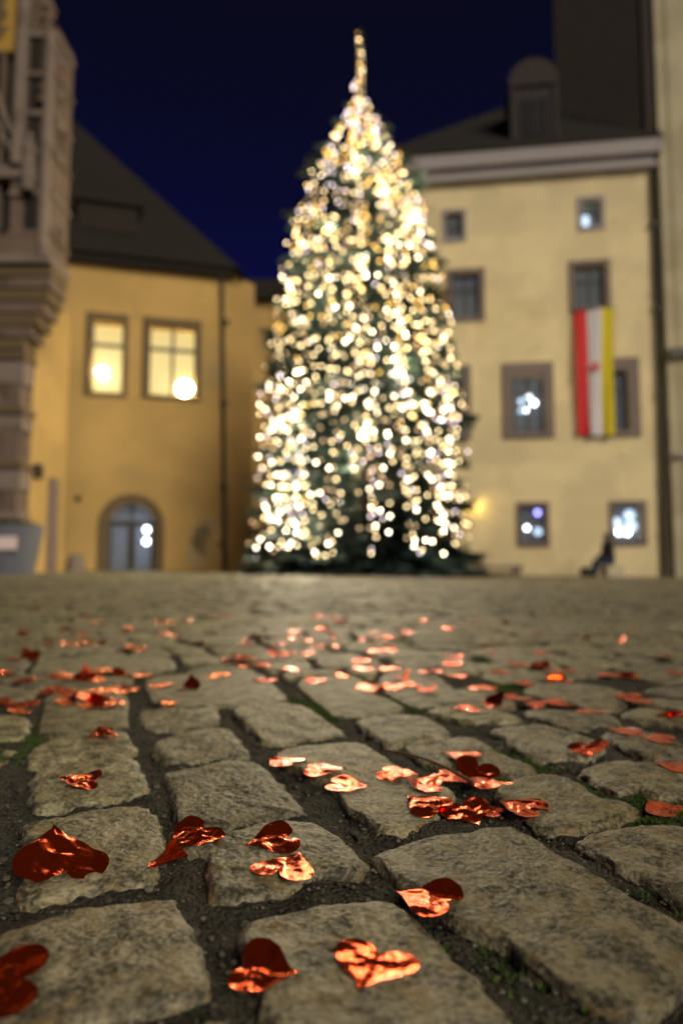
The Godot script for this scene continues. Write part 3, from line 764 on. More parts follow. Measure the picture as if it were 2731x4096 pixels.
	heart("fourth blurred foil heart from left in the glinting heap on the left cobble", -0.451, -1.233, 279, 0.046, Vector3(120, -0.0092, 50), Vector2(4, -0), 1, 0, "blurred foil hearts farther off on the cobbles")
	heart("fifth blurred foil heart from left in the glinting heap on the left cobble", -0.486, -1.336, 234, 0.042, Vector3(60, 0.076, 50), Vector2(3, -3), 1, 0, "blurred foil hearts farther off on the cobbles")
	heart("sixth blurred foil heart from left in the glinting heap on the left cobble", -0.467, -1.306, 60, 0.049, Vector3(0, 9, 0), Vector2(9, 3), 1, 0, "blurred foil hearts farther off on the cobbles")
	heart("seventh blurred foil heart from left in the glinting heap on the left cobble", -0.433, -1.225, 150, 0.044, Vector3(0, 9, 0), Vector2(3, -1), 1, 0, "blurred foil hearts farther off on the cobbles")
	heart("eighth blurred foil heart from left in the glinting heap on the left cobble", -0.452, -1.346, 0, 0.044, Vector3(0, 9, 0), Vector2(4, 2), 1, 0, "blurred foil hearts farther off on the cobbles")
	heart("ninth blurred foil heart from left in the glinting heap on the left cobble", -0.421, -1.326, 135, 0.040, Vector3(0, 0.11, 50), Vector2(3, -1), 1, 0, "blurred foil hearts farther off on the cobbles")
	heart("tenth blurred foil heart from left in the glinting heap on the left cobble", -0.370, -1.287, 345, 0.048, Vector3(0, 9, 0), Vector2(1, 2), 1, 0, "blurred foil hearts farther off on the cobbles")
	heart("first blurred foil heart from left in the lower golden heap on the left", -0.464, -1.117, 215, 0.046, Vector3(0, 9, 0), Vector2(9, -1), 1, 0, "blurred foil hearts farther off on the cobbles")
	heart("second blurred foil heart from left in the lower golden heap on the left", -0.438, -1.103, 137, 0.043, Vector3(0, 9, 0), Vector2(6, -1), 1, 0, "blurred foil hearts farther off on the cobbles")
	heart("third blurred foil heart from left in the lower golden heap on the left", -0.402, -1.026, 135, 0.044, Vector3(90, 0.089, 50), Vector2(3, 2), 1, 0, "blurred foil hearts farther off on the cobbles")
	heart("fourth blurred foil heart from left in the lower golden heap on the left", -0.407, -1.063, 214, 0.043, Vector3(0, 9, 0), Vector2(6, -0), 1, 0, "blurred foil hearts farther off on the cobbles")
	heart("fifth blurred foil heart from left in the lower golden heap on the left", -0.409, -1.117, 177, 0.043, Vector3(0, 9, 0), Vector2(2, 0), 1, 0, "blurred foil hearts farther off on the cobbles")
	heart("sixth blurred foil heart from left in the lower golden heap on the left", -0.365, -1.009, 281, 0.048, Vector3(0, 9, 0), Vector2(6, 0), 1, 0, "blurred foil hearts farther off on the cobbles")
	heart("seventh blurred foil heart from left in the lower golden heap on the left", -0.376, -1.038, 281, 0.042, Vector3(90, -0.027, 25), Vector2(3, 1), 1, 0, "blurred foil hearts farther off on the cobbles")
	heart("eighth blurred foil heart from left in the lower golden heap on the left", -0.362, -1.038, 357, 0.045, Vector3(90, -0.012, 50), Vector2(6, -3), 1, 0, "blurred foil hearts farther off on the cobbles")
	heart("ninth blurred foil heart from left in the lower golden heap on the left", -0.388, -1.131, 108, 0.045, Vector3(0, 9, 0), Vector2(3, 1), 1, 0, "blurred foil hearts farther off on the cobbles")
	heart("tenth blurred foil heart from left in the lower golden heap on the left", -0.337, -1.015, 245, 0.048, Vector3(0, 9, 0), Vector2(3, 0), 1, 0, "blurred foil hearts farther off on the cobbles")
	heart("first blurred foil heart from left at the far left edge of the near cobbles", -0.511, -1.051, 320, 0.045, Vector3(0, 9, 0), Vector2(7, 0), 1, 0, "blurred foil hearts farther off on the cobbles")
	heart("second blurred foil heart from left at the far left edge of the near cobbles", -0.631, -1.306, 309, 0.048, Vector3(120, 0.078, 25), Vector2(1, 0), 1, 0, "blurred foil hearts farther off on the cobbles")
	heart("third blurred foil heart from left at the far left edge of the near cobbles", -0.480, -1.026, 299, 0.041, Vector3(60, 0.17, 25), Vector2(5, -3), 1, 0, "blurred foil hearts farther off on the cobbles")
	heart("fourth blurred foil heart from left at the far left edge of the near cobbles", -0.461, -0.992, 328, 0.041, Vector3(120, 0.075, 25), Vector2(0, 0), 1, 0, "blurred foil hearts farther off on the cobbles")
	heart("fifth blurred foil heart from left at the far left edge of the near cobbles", -0.560, -1.233, 55, 0.046, Vector3(120, 0.19, 50), Vector2(4, -1), 1, 0, "blurred foil hearts farther off on the cobbles")
	heart("sixth blurred foil heart from left at the far left edge of the near cobbles", -0.467, -1.038, 285, 0.047, Vector3(0, 9, 0), Vector2(7, 1), 1, 0, "blurred foil hearts farther off on the cobbles")
	heart("first blurred foil heart from left on the wide cobble left of the middle joint", -0.376, -1.153, 18, 0.048, Vector3(0, 0.2, 25), Vector2(4, 3), 1, 0, "blurred foil hearts farther off on the cobbles")
	heart("second blurred foil heart from left on the wide cobble left of the middle joint", -0.352, -1.131, 358, 0.047, Vector3(0, 9, 0), Vector2(2, 0), 1, 0, "blurred foil hearts farther off on the cobbles")
	heart("third blurred foil heart from left on the wide cobble left of the middle joint", -0.304, -1.176, 24, 0.042, Vector3(0, 9, 0), Vector2(1, -1), 1, 0, "blurred foil hearts farther off on the cobbles")
	heart("fourth blurred foil heart from left on the wide cobble left of the middle joint", -0.265, -1.026, 207, 0.047, Vector3(0, -0.016, 50), Vector2(4, -1), 1, 0, "blurred foil hearts farther off on the cobbles")
	heart("fifth blurred foil heart from left on the wide cobble left of the middle joint", -0.253, -1.161, 176, 0.044, Vector3(120, -0.073, 50), Vector2(1, -4), 1, 0, "blurred foil hearts farther off on the cobbles")
	heart("sixth blurred foil heart from left on the wide cobble left of the middle joint", -0.226, -1.278, 205, 0.047, Vector3(0, 9, 0), Vector2(3, 5), 1, 0, "blurred foil hearts farther off on the cobbles")
	heart("first blurred foil heart from left along the right hand joint, reddish", 0.223, -1.015, 85, 0.048, Vector3(60, -0.021, 50), Vector2(-1, 5), 1, 0, "blurred foil hearts farther off on the cobbles")
	heart("second blurred foil heart from left along the right hand joint, reddish", 0.240, -1.080, 265, 0.042, Vector3(60, 0.16, 25), Vector2(-1, -3), 1, 0, "blurred foil hearts farther off on the cobbles")
	heart("third blurred foil heart from left along the right hand joint, reddish", 0.256, -1.070, 33, 0.041, Vector3(0, 9, 0), Vector2(-1, -1), 1, 0, "blurred foil hearts farther off on the cobbles")
	heart("fourth blurred foil heart from left along the right hand joint, reddish", 0.274, -1.057, 39, 0.045, Vector3(0, 9, 0), Vector2(-2, -1), 1, 0, "blurred foil hearts farther off on the cobbles")
	heart("fifth blurred foil heart from left along the right hand joint, reddish", 0.282, -1.015, 245, 0.042, Vector3(60, 0.18, 25), Vector2(4, 4), 1, 0, "blurred foil hearts farther off on the cobbles")
	heart("sixth blurred foil heart from left along the right hand joint, reddish", 0.321, -1.045, 253, 0.044, Vector3(0, 9, 0), Vector2(1, -1), 1, 0, "blurred foil hearts farther off on the cobbles")
	heart("seventh blurred foil heart from left along the right hand joint, reddish", 0.332, -1.026, 49, 0.048, Vector3(90, 0.14, 25), Vector2(-2, -3), 1, 0, "blurred foil hearts farther off on the cobbles")
	heart("eighth blurred foil heart from left along the right hand joint, reddish", 0.343, -0.967, 186, 0.046, Vector3(0, 9, 0), Vector2(-3, -1), 1, 0, "blurred foil hearts farther off on the cobbles")
	heart("ninth blurred foil heart from left along the right hand joint, reddish", 0.440, -1.059, 12, 0.042, Vector3(0, 9, 0), Vector2(4, 1), 1, 0, "blurred foil hearts farther off on the cobbles")
	heart("tenth blurred foil heart from left along the right hand joint, reddish", 0.443, -1.032, 0, 0.045, Vector3(0, 9, 0), Vector2(2, -2), 1, 0, "blurred foil hearts farther off on the cobbles")
	heart("eleventh blurred foil heart from left along the right hand joint, reddish", 0.439, -0.930, 36, 0.042, Vector3(120, -0.003, 25), Vector2(1, 2), 1, 0, "blurred foil hearts farther off on the cobbles")
	heart("twelfth blurred foil heart from left along the right hand joint, reddish", 0.454, -0.940, 55, 0.043, Vector3(120, 0.16, 25), Vector2(-0, 1), 1, 0, "blurred foil hearts farther off on the cobbles")
	heart("first blurred foil heart from left in the dull red patch on the right cobbles", 0.303, -1.326, 174, 0.040, Vector3(0, 9, 0), Vector2(2, -1), 1, 0, "blurred foil hearts farther off on the cobbles")
	heart("second blurred foil heart from left in the dull red patch on the right cobbles", 0.353, -1.393, 170, 0.049, Vector3(0, 0.11, 25), Vector2(2, 2), 1, 0, "blurred foil hearts farther off on the cobbles")
	heart("third blurred foil heart from left in the dull red patch on the right cobbles", 0.315, -1.197, 263, 0.042, Vector3(0, 9, 0), Vector2(0, 0), 1, 0, "blurred foil hearts farther off on the cobbles")
	heart("fourth blurred foil heart from left in the dull red patch on the right cobbles", 0.397, -1.367, 144, 0.050, Vector3(60, 0.097, 50), Vector2(-1, 1), 1, 0, "blurred foil hearts farther off on the cobbles")
	heart("fifth blurred foil heart from left in the dull red patch on the right cobbles", 0.400, -1.306, 264, 0.047, Vector3(0, 9, 0), Vector2(1, 1), 1, 0, "blurred foil hearts farther off on the cobbles")
	heart("sixth blurred foil heart from left in the dull red patch on the right cobbles", 0.389, -1.233, 155, 0.050, Vector3(60, 0.18, 50), Vector2(1, 0), 1, 0, "blurred foil hearts farther off on the cobbles")
	heart("seventh blurred foil heart from left in the dull red patch on the right cobbles", 0.431, -1.346, 197, 0.050, Vector3(0, 9, 0), Vector2(-2, -0), 1, 0, "blurred foil hearts farther off on the cobbles")
	heart("eighth blurred foil heart from left in the dull red patch on the right cobbles", 0.499, -1.297, 324, 0.045, Vector3(0, 9, 0), Vector2(1, -0), 1, 0, "blurred foil hearts farther off on the cobbles")
	heart("ninth blurred foil heart from left in the dull red patch on the right cobbles", 0.537, -1.297, 143, 0.041, Vector3(60, 0.093, 25), Vector2(-0, 2), 1, 0, "blurred foil hearts farther off on the cobbles")
	heart("tenth blurred foil heart from left in the dull red patch on the right cobbles", 0.631, -1.302, 342, 0.042, Vector3(0, 9, 0), Vector2(-1, -3), 1, 0, "blurred foil hearts farther off on the cobbles")
	heart("first blurred foil heart from left right of the salmon hearts by a green joint", 0.223, -1.410, 334, 0.048, Vector3(0, 9, 0), Vector2(5, 3), 1, 0, "blurred foil hearts farther off on the cobbles")
	heart("second blurred foil heart from left right of the salmon hearts by a green joint", 0.217, -1.306, 225, 0.044, Vector3(0, 9, 0), Vector2(-1, 2), 1, 0, "blurred foil hearts farther off on the cobbles")
	heart("third blurred foil heart from left right of the salmon hearts by a green joint", 0.228, -1.156, 261, 0.049, Vector3(0, 9, 0), Vector2(-1, 2), 1, 0, "blurred foil hearts farther off on the cobbles")
	heart("fourth blurred foil heart from left right of the salmon hearts by a green joint", 0.243, -1.153, 112, 0.041, Vector3(0, 9, 0), Vector2(1, -4), 1, 0, "blurred foil hearts farther off on the cobbles")
	heart("first blurred foil heart from left among the golden glints at far left", -0.876, -2.190, 30, 0.042, Vector3(90, -0.06, 50), Vector2(8, 1), 1, 0, "blurred foil hearts farther off on the cobbles")
	heart("second blurred foil heart from left among the golden glints at far left", -0.734, -1.844, 252, 0.040, Vector3(60, -0.017, 25), Vector2(6, 2), 1, 0, "blurred foil hearts farther off on the cobbles")
	heart("third blurred foil heart from left among the golden glints at far left", -0.688, -1.795, 151, 0.043, Vector3(0, 9, 0), Vector2(5, -3), 1, 0, "blurred foil hearts farther off on the cobbles")
	heart("fourth blurred foil heart from left among the golden glints at far left", -0.768, -2.047, 207, 0.044, Vector3(0, 9, 0), Vector2(7, -3), 1, 0, "blurred foil hearts farther off on the cobbles")
	heart("fifth blurred foil heart from left among the golden glints at far left", -1.058, -2.828, 96, 0.048, Vector3(0, 0.12, 25), Vector2(5, 1), 1, 0, "blurred foil hearts farther off on the cobbles")
	heart("sixth blurred foil heart from left among the golden glints at far left", -0.670, -1.825, 95, 0.047, Vector3(0, 9, 0), Vector2(5, 1), 1, 0, "blurred foil hearts farther off on the cobbles")
	heart("seventh blurred foil heart from left among the golden glints at far left", -0.886, -2.504, 349, 0.048, Vector3(0, 9, 0), Vector2(4, 1), 1, 0, "blurred foil hearts farther off on the cobbles")
	heart("eighth blurred foil heart from left among the golden glints at far left", -0.634, -1.817, 45, 0.042, Vector3(0, -0.031, 25), Vector2(5, 1), 1, 0, "blurred foil hearts farther off on the cobbles")
	heart("ninth blurred foil heart from left among the golden glints at far left", -0.523, -1.718, 97, 0.046, Vector3(0, 9, 0), Vector2(4, -1), 1, 0, "blurred foil hearts farther off on the cobbles")
	heart("tenth blurred foil heart from left among the golden glints at far left", -0.495, -1.701, 120, 0.044, Vector3(0, 9, 0), Vector2(6, 3), 1, 0, "blurred foil hearts farther off on the cobbles")
	heart("first blurred foil heart from left among the glints on the pale cobble left of tree", -0.691, -2.246, 192, 0.050, Vector3(0, 9, 0), Vector2(5, -1), 1, 0, "blurred foil hearts farther off on the cobbles")
	heart("second blurred foil heart from left among the glints on the pale cobble left of tree", -0.661, -2.504, 352, 0.040, Vector3(0, 9, 0), Vector2(4, -1), 1, 0, "blurred foil hearts farther off on the cobbles")
	heart("third blurred foil heart from left among the glints on the pale cobble left of tree", -0.526, -2.061, 72, 0.048, Vector3(0, 9, 0), Vector2(5, 2), 1, 0, "blurred foil hearts farther off on the cobbles")
	heart("fourth blurred foil heart from left among the glints on the pale cobble left of tree", -0.626, -2.504, 293, 0.047, Vector3(0, 9, 0), Vector2(7, -0), 1, 0, "blurred foil hearts farther off on the cobbles")
	heart("fifth blurred foil heart from left among the glints on the pale cobble left of tree", -0.503, -2.061, 51, 0.042, Vector3(0, 9, 0), Vector2(5, 1), 1, 0, "blurred foil hearts farther off on the cobbles")
	heart("sixth blurred foil heart from left among the glints on the pale cobble left of tree", -0.582, -2.593, 324, 0.042, Vector3(0, 9, 0), Vector2(7, -2), 1, 0, "blurred foil hearts farther off on the cobbles")
	heart("seventh blurred foil heart from left among the glints on the pale cobble left of tree", -0.371, -1.806, 33, 0.042, Vector3(120, 0.16, 50), Vector2(5, -1), 1, 0, "blurred foil hearts farther off on the cobbles")
	heart("eighth blurred foil heart from left among the glints on the pale cobble left of tree", -0.492, -2.739, 114, 0.040, Vector3(0, 9, 0), Vector2(5, 2), 1, 0, "blurred foil hearts farther off on the cobbles")
	heart("ninth blurred foil heart from left among the glints on the pale cobble left of tree", -0.463, -2.739, 162, 0.048, Vector3(120, 0.064, 25), Vector2(1, -2), 1, 0, "blurred foil hearts farther off on the cobbles")
	heart("tenth blurred foil heart from left among the glints on the pale cobble left of tree", -0.539, -3.660, 131, 0.046, Vector3(0, 0.061, 25), Vector2(5, -2), 1, 0, "blurred foil hearts farther off on the cobbles")
	heart("first blurred foil heart from left faint on the far left cobbles", -0.710, -1.511, 31, 0.044, Vector3(0, 9, 0), Vector2(1, -2), 1, 0, "blurred foil hearts farther off on the cobbles")
	heart("second blurred foil heart from left faint on the far left cobbles", -0.959, -2.086, 99, 0.047, Vector3(0, 9, 0), Vector2(9, 1), 1, 0, "blurred foil hearts farther off on the cobbles")
	heart("third blurred foil heart from left faint on the far left cobbles", -0.758, -1.669, 220, 0.042, Vector3(90, 0.17, 50), Vector2(0, -0), 1, 0, "blurred foil hearts farther off on the cobbles")
	heart("fourth blurred foil heart from left faint on the far left cobbles", -0.681, -1.524, 152, 0.050, Vector3(60, 0.0026, 50), Vector2(4, -2), 1, 0, "blurred foil hearts farther off on the cobbles")
	heart("fifth blurred foil heart from left faint on the far left cobbles", -1.466, -3.312, 116, 0.043, Vector3(60, 0.17, 50), Vector2(9, -3), 1, 0, "blurred foil hearts farther off on the cobbles")
	heart("sixth blurred foil heart from left faint on the far left cobbles", -0.788, -1.856, 77, 0.043, Vector3(0, 9, 0), Vector2(5, 3), 1, 0, "blurred foil hearts farther off on the cobbles")
	heart("first blurred foil heart from left in the bright band below the tree, rear", -0.245, -1.759, 276, 0.042, Vector3(60, -0.077, 25), Vector2(8, 1), 1, 0, "blurred foil hearts farther off on the cobbles")
	heart("second blurred foil heart from left in the bright band below the tree, rear", -0.247, -1.864, 174, 0.046, Vector3(120, 0.025, 25), Vector2(6, 2), 1, 0, "blurred foil hearts farther off on the cobbles")
	heart("third blurred foil heart from left in the bright band below the tree, rear", -0.137, -1.925, 67, 0.040, Vector3(0, 9, 0), Vector2(8, 2), 1, 0, "blurred foil hearts farther off on the cobbles")
	heart("fourth blurred foil heart from left in the bright band below the tree, rear", -0.150, -2.147, 214, 0.046, Vector3(0, 9, 0), Vector2(5, -3), 1, 0, "blurred foil hearts farther off on the cobbles")
	heart("fifth blurred foil heart from left in the bright band below the tree, rear", -0.096, -1.864, 300, 0.050, Vector3(0, 9, 0), Vector2(4, 4), 1, 0, "blurred foil hearts farther off on the cobbles")
	heart("sixth blurred foil heart from left in the bright band below the tree, rear", -0.100, -2.739, 322, 0.046, Vector3(0, 9, 0), Vector2(7, -4), 1, 0, "blurred foil hearts farther off on the cobbles")
	heart("seventh blurred foil heart from left in the bright band below the tree, rear", -0.058, -1.752, 40, 0.043, Vector3(0, 9, 0), Vector2(3, 2), 1, 0, "blurred foil hearts farther off on the cobbles")
	heart("eighth blurred foil heart from left in the bright band below the tree, rear", -0.066, -2.235, 257, 0.049, Vector3(0, 9, 0), Vector2(9, -1), 1, 0, "blurred foil hearts farther off on the cobbles")
	heart("ninth blurred foil heart from left in the bright band below the tree, rear", -0.065, -2.739, 70, 0.043, Vector3(0, 9, 0), Vector2(8, 4), 1, 0, "blurred foil hearts farther off on the cobbles")
	heart("tenth blurred foil heart from left in the bright band below the tree, rear", -0.029, -2.640, 168, 0.040, Vector3(0, -0.026, 50), Vector2(12, -1), 1, 0, "blurred foil hearts farther off on the cobbles")
	heart("eleventh blurred foil heart from left in the bright band below the tree, rear", 0.010, -2.540, 137, 0.043, Vector3(60, 0.11, 25), Vector2(6, -2), 1, 0, "blurred foil hearts farther off on the cobbles")
	heart("first blurred foil heart from left in the bright band below the tree, front", -0.208, -1.947, 360, 0.048, Vector3(90, -0.095, 25), Vector2(6, 2), 1, 0, "blurred foil hearts farther off on the cobbles")
	heart("second blurred foil heart from left in the bright band below the tree, front", -0.148, -1.551, 231, 0.048, Vector3(60, -0.013, 25), Vector2(6, 1), 1, 0, "blurred foil hearts farther off on the cobbles")
	heart("third blurred foil heart from left in the bright band below the tree, front", -0.158, -1.788, 187, 0.041, Vector3(0, 9, 0), Vector2(4, 1), 1, 0, "blurred foil hearts farther off on the cobbles")
	heart("fourth blurred foil heart from left in the bright band below the tree, front", -0.124, -1.565, 199, 0.044, Vector3(0, 9, 0), Vector2(7, 3), 1, 0, "blurred foil hearts farther off on the cobbles")
	heart("fifth blurred foil heart from left in the bright band below the tree, front", -0.074, -1.629, 46, 0.041, Vector3(0, 9, 0), Vector2(6, -1), 1, 0, "blurred foil hearts farther off on the cobbles")
	heart("sixth blurred foil heart from left in the bright band below the tree, front", -0.028, -1.947, 165, 0.044, Vector3(0, -0.094, 50), Vector2(5, -0), 1, 0, "blurred foil hearts farther off on the cobbles")
	heart("seventh blurred foil heart from left in the bright band below the tree, front", -0.003, -1.735, 4, 0.045, Vector3(60, -0.042, 25), Vector2(8, -1), 1, 0, "blurred foil hearts farther off on the cobbles")
	heart("first blurred foil heart from left far behind on the right of the tree", 0.044, -3.376, 58, 0.048, Vector3(0, 9, 0), Vector2(2, -0), 1, 0, "blurred foil hearts farther off on the cobbles")
	heart("second blurred foil heart from left far behind on the right of the tree", 0.183, -2.246, 277, 0.044, Vector3(0, -0.035, 25), Vector2(9, -3), 1, 0, "blurred foil hearts farther off on the cobbles")
	heart("third blurred foil heart from left far behind on the right of the tree", 0.202, -2.126, 321, 0.041, Vector3(0, 9, 0), Vector2(6, -2), 1, 0, "blurred foil hearts farther off on the cobbles")
	heart("fourth blurred foil heart from left far behind on the right of the tree", 0.313, -2.616, 142, 0.042, Vector3(0, 9, 0), Vector2(7, 1), 1, 0, "blurred foil hearts farther off on the cobbles")
	heart("fifth blurred foil heart from left far behind on the right of the tree", 0.348, -2.258, 277, 0.048, Vector3(0, 9, 0), Vector2(3, 1), 1, 0, "blurred foil hearts farther off on the cobbles")
	heart("sixth blurred foil heart from left far behind on the right of the tree", 0.492, -2.540, 71, 0.040, Vector3(0, 9, 0), Vector2(3, -4), 1, 0, "blurred foil hearts farther off on the cobbles")
	heart("seventh blurred foil heart from left far behind on the right of the tree", 0.459, -2.368, 28, 0.044, Vector3(0, 9, 0), Vector2(-0, -0), 1, 0, "blurred foil hearts farther off on the cobbles")
	heart("first blurred foil heart from left faint red on the far right cobbles", 0.376, -1.806, 271, 0.044, Vector3(0, 9, 0), Vector2(0, -1), 1, 0, "blurred foil hearts farther off on the cobbles")
	heart("second blurred foil heart from left faint red on the far right cobbles", 0.352, -1.638, 232, 0.044, Vector3(0, 9, 0), Vector2(-2, 2), 1, 0, "blurred foil hearts farther off on the cobbles")
	heart("third blurred foil heart from left faint red on the far right cobbles", 0.410, -1.825, 347, 0.041, Vector3(0, 9, 0), Vector2(0, 0), 1, 0, "blurred foil hearts farther off on the cobbles")
	heart("fourth blurred foil heart from left faint red on the far right cobbles", 0.590, -2.468, 239, 0.041, Vector3(120, -0.06, 25), Vector2(2, 0), 1, 0, "blurred foil hearts farther off on the cobbles")
	heart("fifth blurred foil heart from left faint red on the far right cobbles", 0.793, -3.250, 85, 0.043, Vector3(60, 0.051, 50), Vector2(1, -1), 1, 0, "blurred foil hearts farther off on the cobbles")
	heart("sixth blurred foil heart from left faint red on the far right cobbles", 0.582, -2.076, 201, 0.044, Vector3(0, 9, 0), Vector2(1, 1), 1, 0, "blurred foil hearts farther off on the cobbles")
	heart("seventh blurred foil heart from left faint red on the far right cobbles", 0.457, -1.608, 257, 0.049, Vector3(0, 9, 0), Vector2(6, -2), 1, 0, "blurred foil hearts farther off on the cobbles")
	heart("eighth blurred foil heart from left faint red on the far right cobbles", 0.681, -1.925, 335, 0.041, Vector3(90, 0.15, 50), Vector2(-3, 1), 1, 0, "blurred foil hearts farther off on the cobbles")
	heart("ninth blurred foil heart from left faint red on the far right cobbles", 0.746, -1.844, 108, 0.046, Vector3(120, -0.07, 50), Vector2(1, -1), 1, 0, "blurred foil hearts farther off on the cobbles")
	heart("tenth blurred foil heart from left faint red on the far right cobbles", 0.915, -2.190, 204, 0.042, Vector3(0, 9, 0), Vector2(-1, 0), 1, 0, "blurred foil hearts farther off on the cobbles")
	heart("eleventh blurred foil heart from left faint red on the far right cobbles", 0.729, -1.565, 135, 0.043, Vector3(0, 9, 0), Vector2(1, -2), 1, 0, "blurred foil hearts farther off on the cobbles")
	heart("first blurred foil heart from left in the bright patch on pale cobble right of centre", 0.060, -1.904, 90, 0.040, Vector3(0, 9, 0), Vector2(5, 1), 1, 0, "blurred foil hearts farther off on the cobbles")
	heart("second blurred foil heart from left in the bright patch on pale cobble right of centre", 0.079, -1.884, 316, 0.044, Vector3(60, 0.11, 50), Vector2(7, -1), 1, 0, "blurred foil hearts farther off on the cobbles")
	heart("third blurred foil heart from left in the bright patch on pale cobble right of centre", 0.078, -1.669, 202, 0.040, Vector3(0, 9, 0), Vector2(9, 1), 1, 0, "blurred foil hearts farther off on the cobbles")
	heart("fourth blurred foil heart from left in the bright patch on pale cobble right of centre", 0.106, -2.111, 9, 0.044, Vector3(0, 9, 0), Vector2(3, 1), 1, 0, "blurred foil hearts farther off on the cobbles")
	heart("fifth blurred foil heart from left in the bright patch on pale cobble right of centre", 0.133, -1.947, 193, 0.047, Vector3(0, 9, 0), Vector2(5, -3), 1, 0, "blurred foil hearts farther off on the cobbles")
	heart("sixth blurred foil heart from left in the bright patch on pale cobble right of centre", 0.118, -1.701, 109, 0.045, Vector3(0, -0.087, 25), Vector2(1, -1), 1, 0, "blurred foil hearts farther off on the cobbles")
	var pts := []
	var radii := []
	for i in 12:
		var t := i / 11.0
		var q := Vector2(0.042, -0.722).lerp(Vector2(0.118, -0.628), t)
		pts.append(Vector3(q.x, 0.012 + 0.006 * sin(t * PI) - 0.004 * t, q.y))
		radii.append(lerpf(0.0009, 0.0017, t))
	var st := tool()
	tube(st, pts, radii, 8)
	tag(part("leaf_stalk", done(st, true), M.stalk, self), "thin brown leaf stalk lying across the heap of foil hearts", "stalk")

# ---------------------------------------------------------------- tree
const TREE := Vector3(0.52, 0, -18.0)
func tree_r(h: float) -> float:
	var prof := [Vector2(0.0, 2.95), Vector2(0.8, 2.88), Vector2(1.96, 2.78), Vector2(3.7, 2.70), Vector2(5.5, 2.58), Vector2(7.3, 2.28), Vector2(9.0, 1.95), Vector2(10.4, 1.55), Vector2(11.75, 0.95), Vector2(12.6, 0.48), Vector2(13.15, 0.20), Vector2(13.5, 0.10), Vector2(15.3, 0.06)]
	for i in prof.size() - 1:
		if h < prof[i + 1].x: return lerpf(prof[i].y, prof[i + 1].y, (h - prof[i].x) / (prof[i + 1].x - prof[i].x))
	return 0.05

func build_tree() -> void:
	var t := thing("christmas_tree", "tall spruce Christmas tree covered in warm fairy lights, middle of the square", "christmas tree", TREE)
	var st := tool()
	var pts := []
	var radii := []
	for i in 17:
		var h := -0.1 + i * 0.96
		pts.append(Vector3(sin(i * 1.3) * 0.03, h, cos(i * 1.7) * 0.03))
		radii.append(0.19 * (1 - i / 17.5) + 0.01)
	tube(st, pts, radii, 12)
	part("trunk", done(st, true), M.bark, t)
	var limb := tool()
	var places := []
	var tints := []
	for k in 460:
		var hb := 13.3 * (1.0 - sqrt(rng.randf())) * 0.985 + 0.22
		if k < 26: hb = rng.randf_range(0.15, 0.7)
		var a := rng.randf() * TAU
		if hb < 1.0 and absf(cos(a)) < 0.14 and sin(a) > 0: continue
		var out := Vector3(cos(a), 0, sin(a))
		var l := tree_r(hb) * rng.randf_range(0.76, 0.99)
		if rng.randf() < 0.05 or k < 26: l *= 1.14
		var rise := lerpf(-0.16, 0.35, hb / 13.0)
		var p0 := Vector3(0, hb + 0.1, 0)
		var p1 := out * l * 0.6 + Vector3.UP * (hb + 0.1 + rise * l * 0.4)
		var p2 := out * l + Vector3.UP * (hb + rise * l * 0.8)
		tube(limb, [p0, p1, p2], [0.028, 0.018, 0.006], 5)
		var tone := rng.randf_range(0.6, 1.35)
		var n := int(8 + l * 14)
		for j in n:
			var f := lerpf(0.12, 1.0, rng.randf() ** 0.6)
			var at := p0.lerp(p1, f / 0.6) if f < 0.6 else p1.lerp(p2, (f - 0.6) / 0.4)
			var side := out.cross(Vector3.UP) * (1.0 if rng.randf() < 0.5 else -1.0)
			var dir := (out * rng.randf_range(0.5, 1.0) + side * rng.randf_range(0.1, 0.9) + Vector3.UP * rng.randf_range(-0.4, 0.15)).normalized()
			var up := (Vector3.UP + out * 0.4 + side * rng.randf_range(-0.5, 0.5)).normalized()
			var x := dir.cross(up).normalized()
			var s := rng.randf_range(0.32, 0.58) * clampf(l / 1.6, 0.5, 1.0)
			places.append(Transform3D(Basis(x, x.cross(dir), dir) * Basis.from_scale(Vector3.ONE * s), at))
			tints.append(Color(0.036, 0.060, 0.042).lerp(Color(0.030, 0.066, 0.062), rng.randf() * (1.0 if hb < 4 else 0.4)) * tone * rng.randf_range(0.75, 1.25))
	for k in 60:                                           # the thin leader at the top
		var h := rng.randf_range(13.0, 15.1)
		var a := rng.randf() * TAU
		var dir := Vector3(cos(a), 0.9, sin(a)).normalized()
		places.append(Transform3D(Basis(dir.cross(Vector3.UP).normalized(), dir.cross(dir.cross(Vector3.UP).normalized()), dir) * Basis.from_scale(Vector3.ONE * 0.2), Vector3(0, h, 0)))
		tints.append(Color(0.04, 0.06, 0.04))
	part("limbs", done(limb, true), M.bark, t).set_meta("kind", "stuff")
	st = tool()
	for k in 13:
		var z := k / 13.0
		var w := 0.42 * (1.0 - z * 0.75)
		for sgn in [-1, 1]:
			var root := Vector3(0, 0, z)
			var tip := Vector3(sgn * w, rng.randf_range(-0.06, 0.03), z + w * 0.7)
			var across: Vector3 = (tip - root).cross(Vector3.UP).normalized() * 0.045
			quad(st, root, (root + tip) / 2 + across + Vector3.UP * 0.02, tip, (root + tip) / 2 - across + Vector3.UP * 0.02)
	var mm := MultiMesh.new()
	mm.transform_format = MultiMesh.TRANSFORM_3D
	mm.use_colors = true
	mm.mesh = done(st)
	mm.instance_count = places.size()
	for i in places.size():
		mm.set_instance_transform(i, places[i])
		mm.set_instance_color(i, tints[i])
	var cr := MultiMeshInstance3D.new()
	cr.name = "crown"
	cr.multimesh = mm
	cr.material_override = M.needles
	t.add_child(cr)
	cr.set_meta("kind", "stuff")

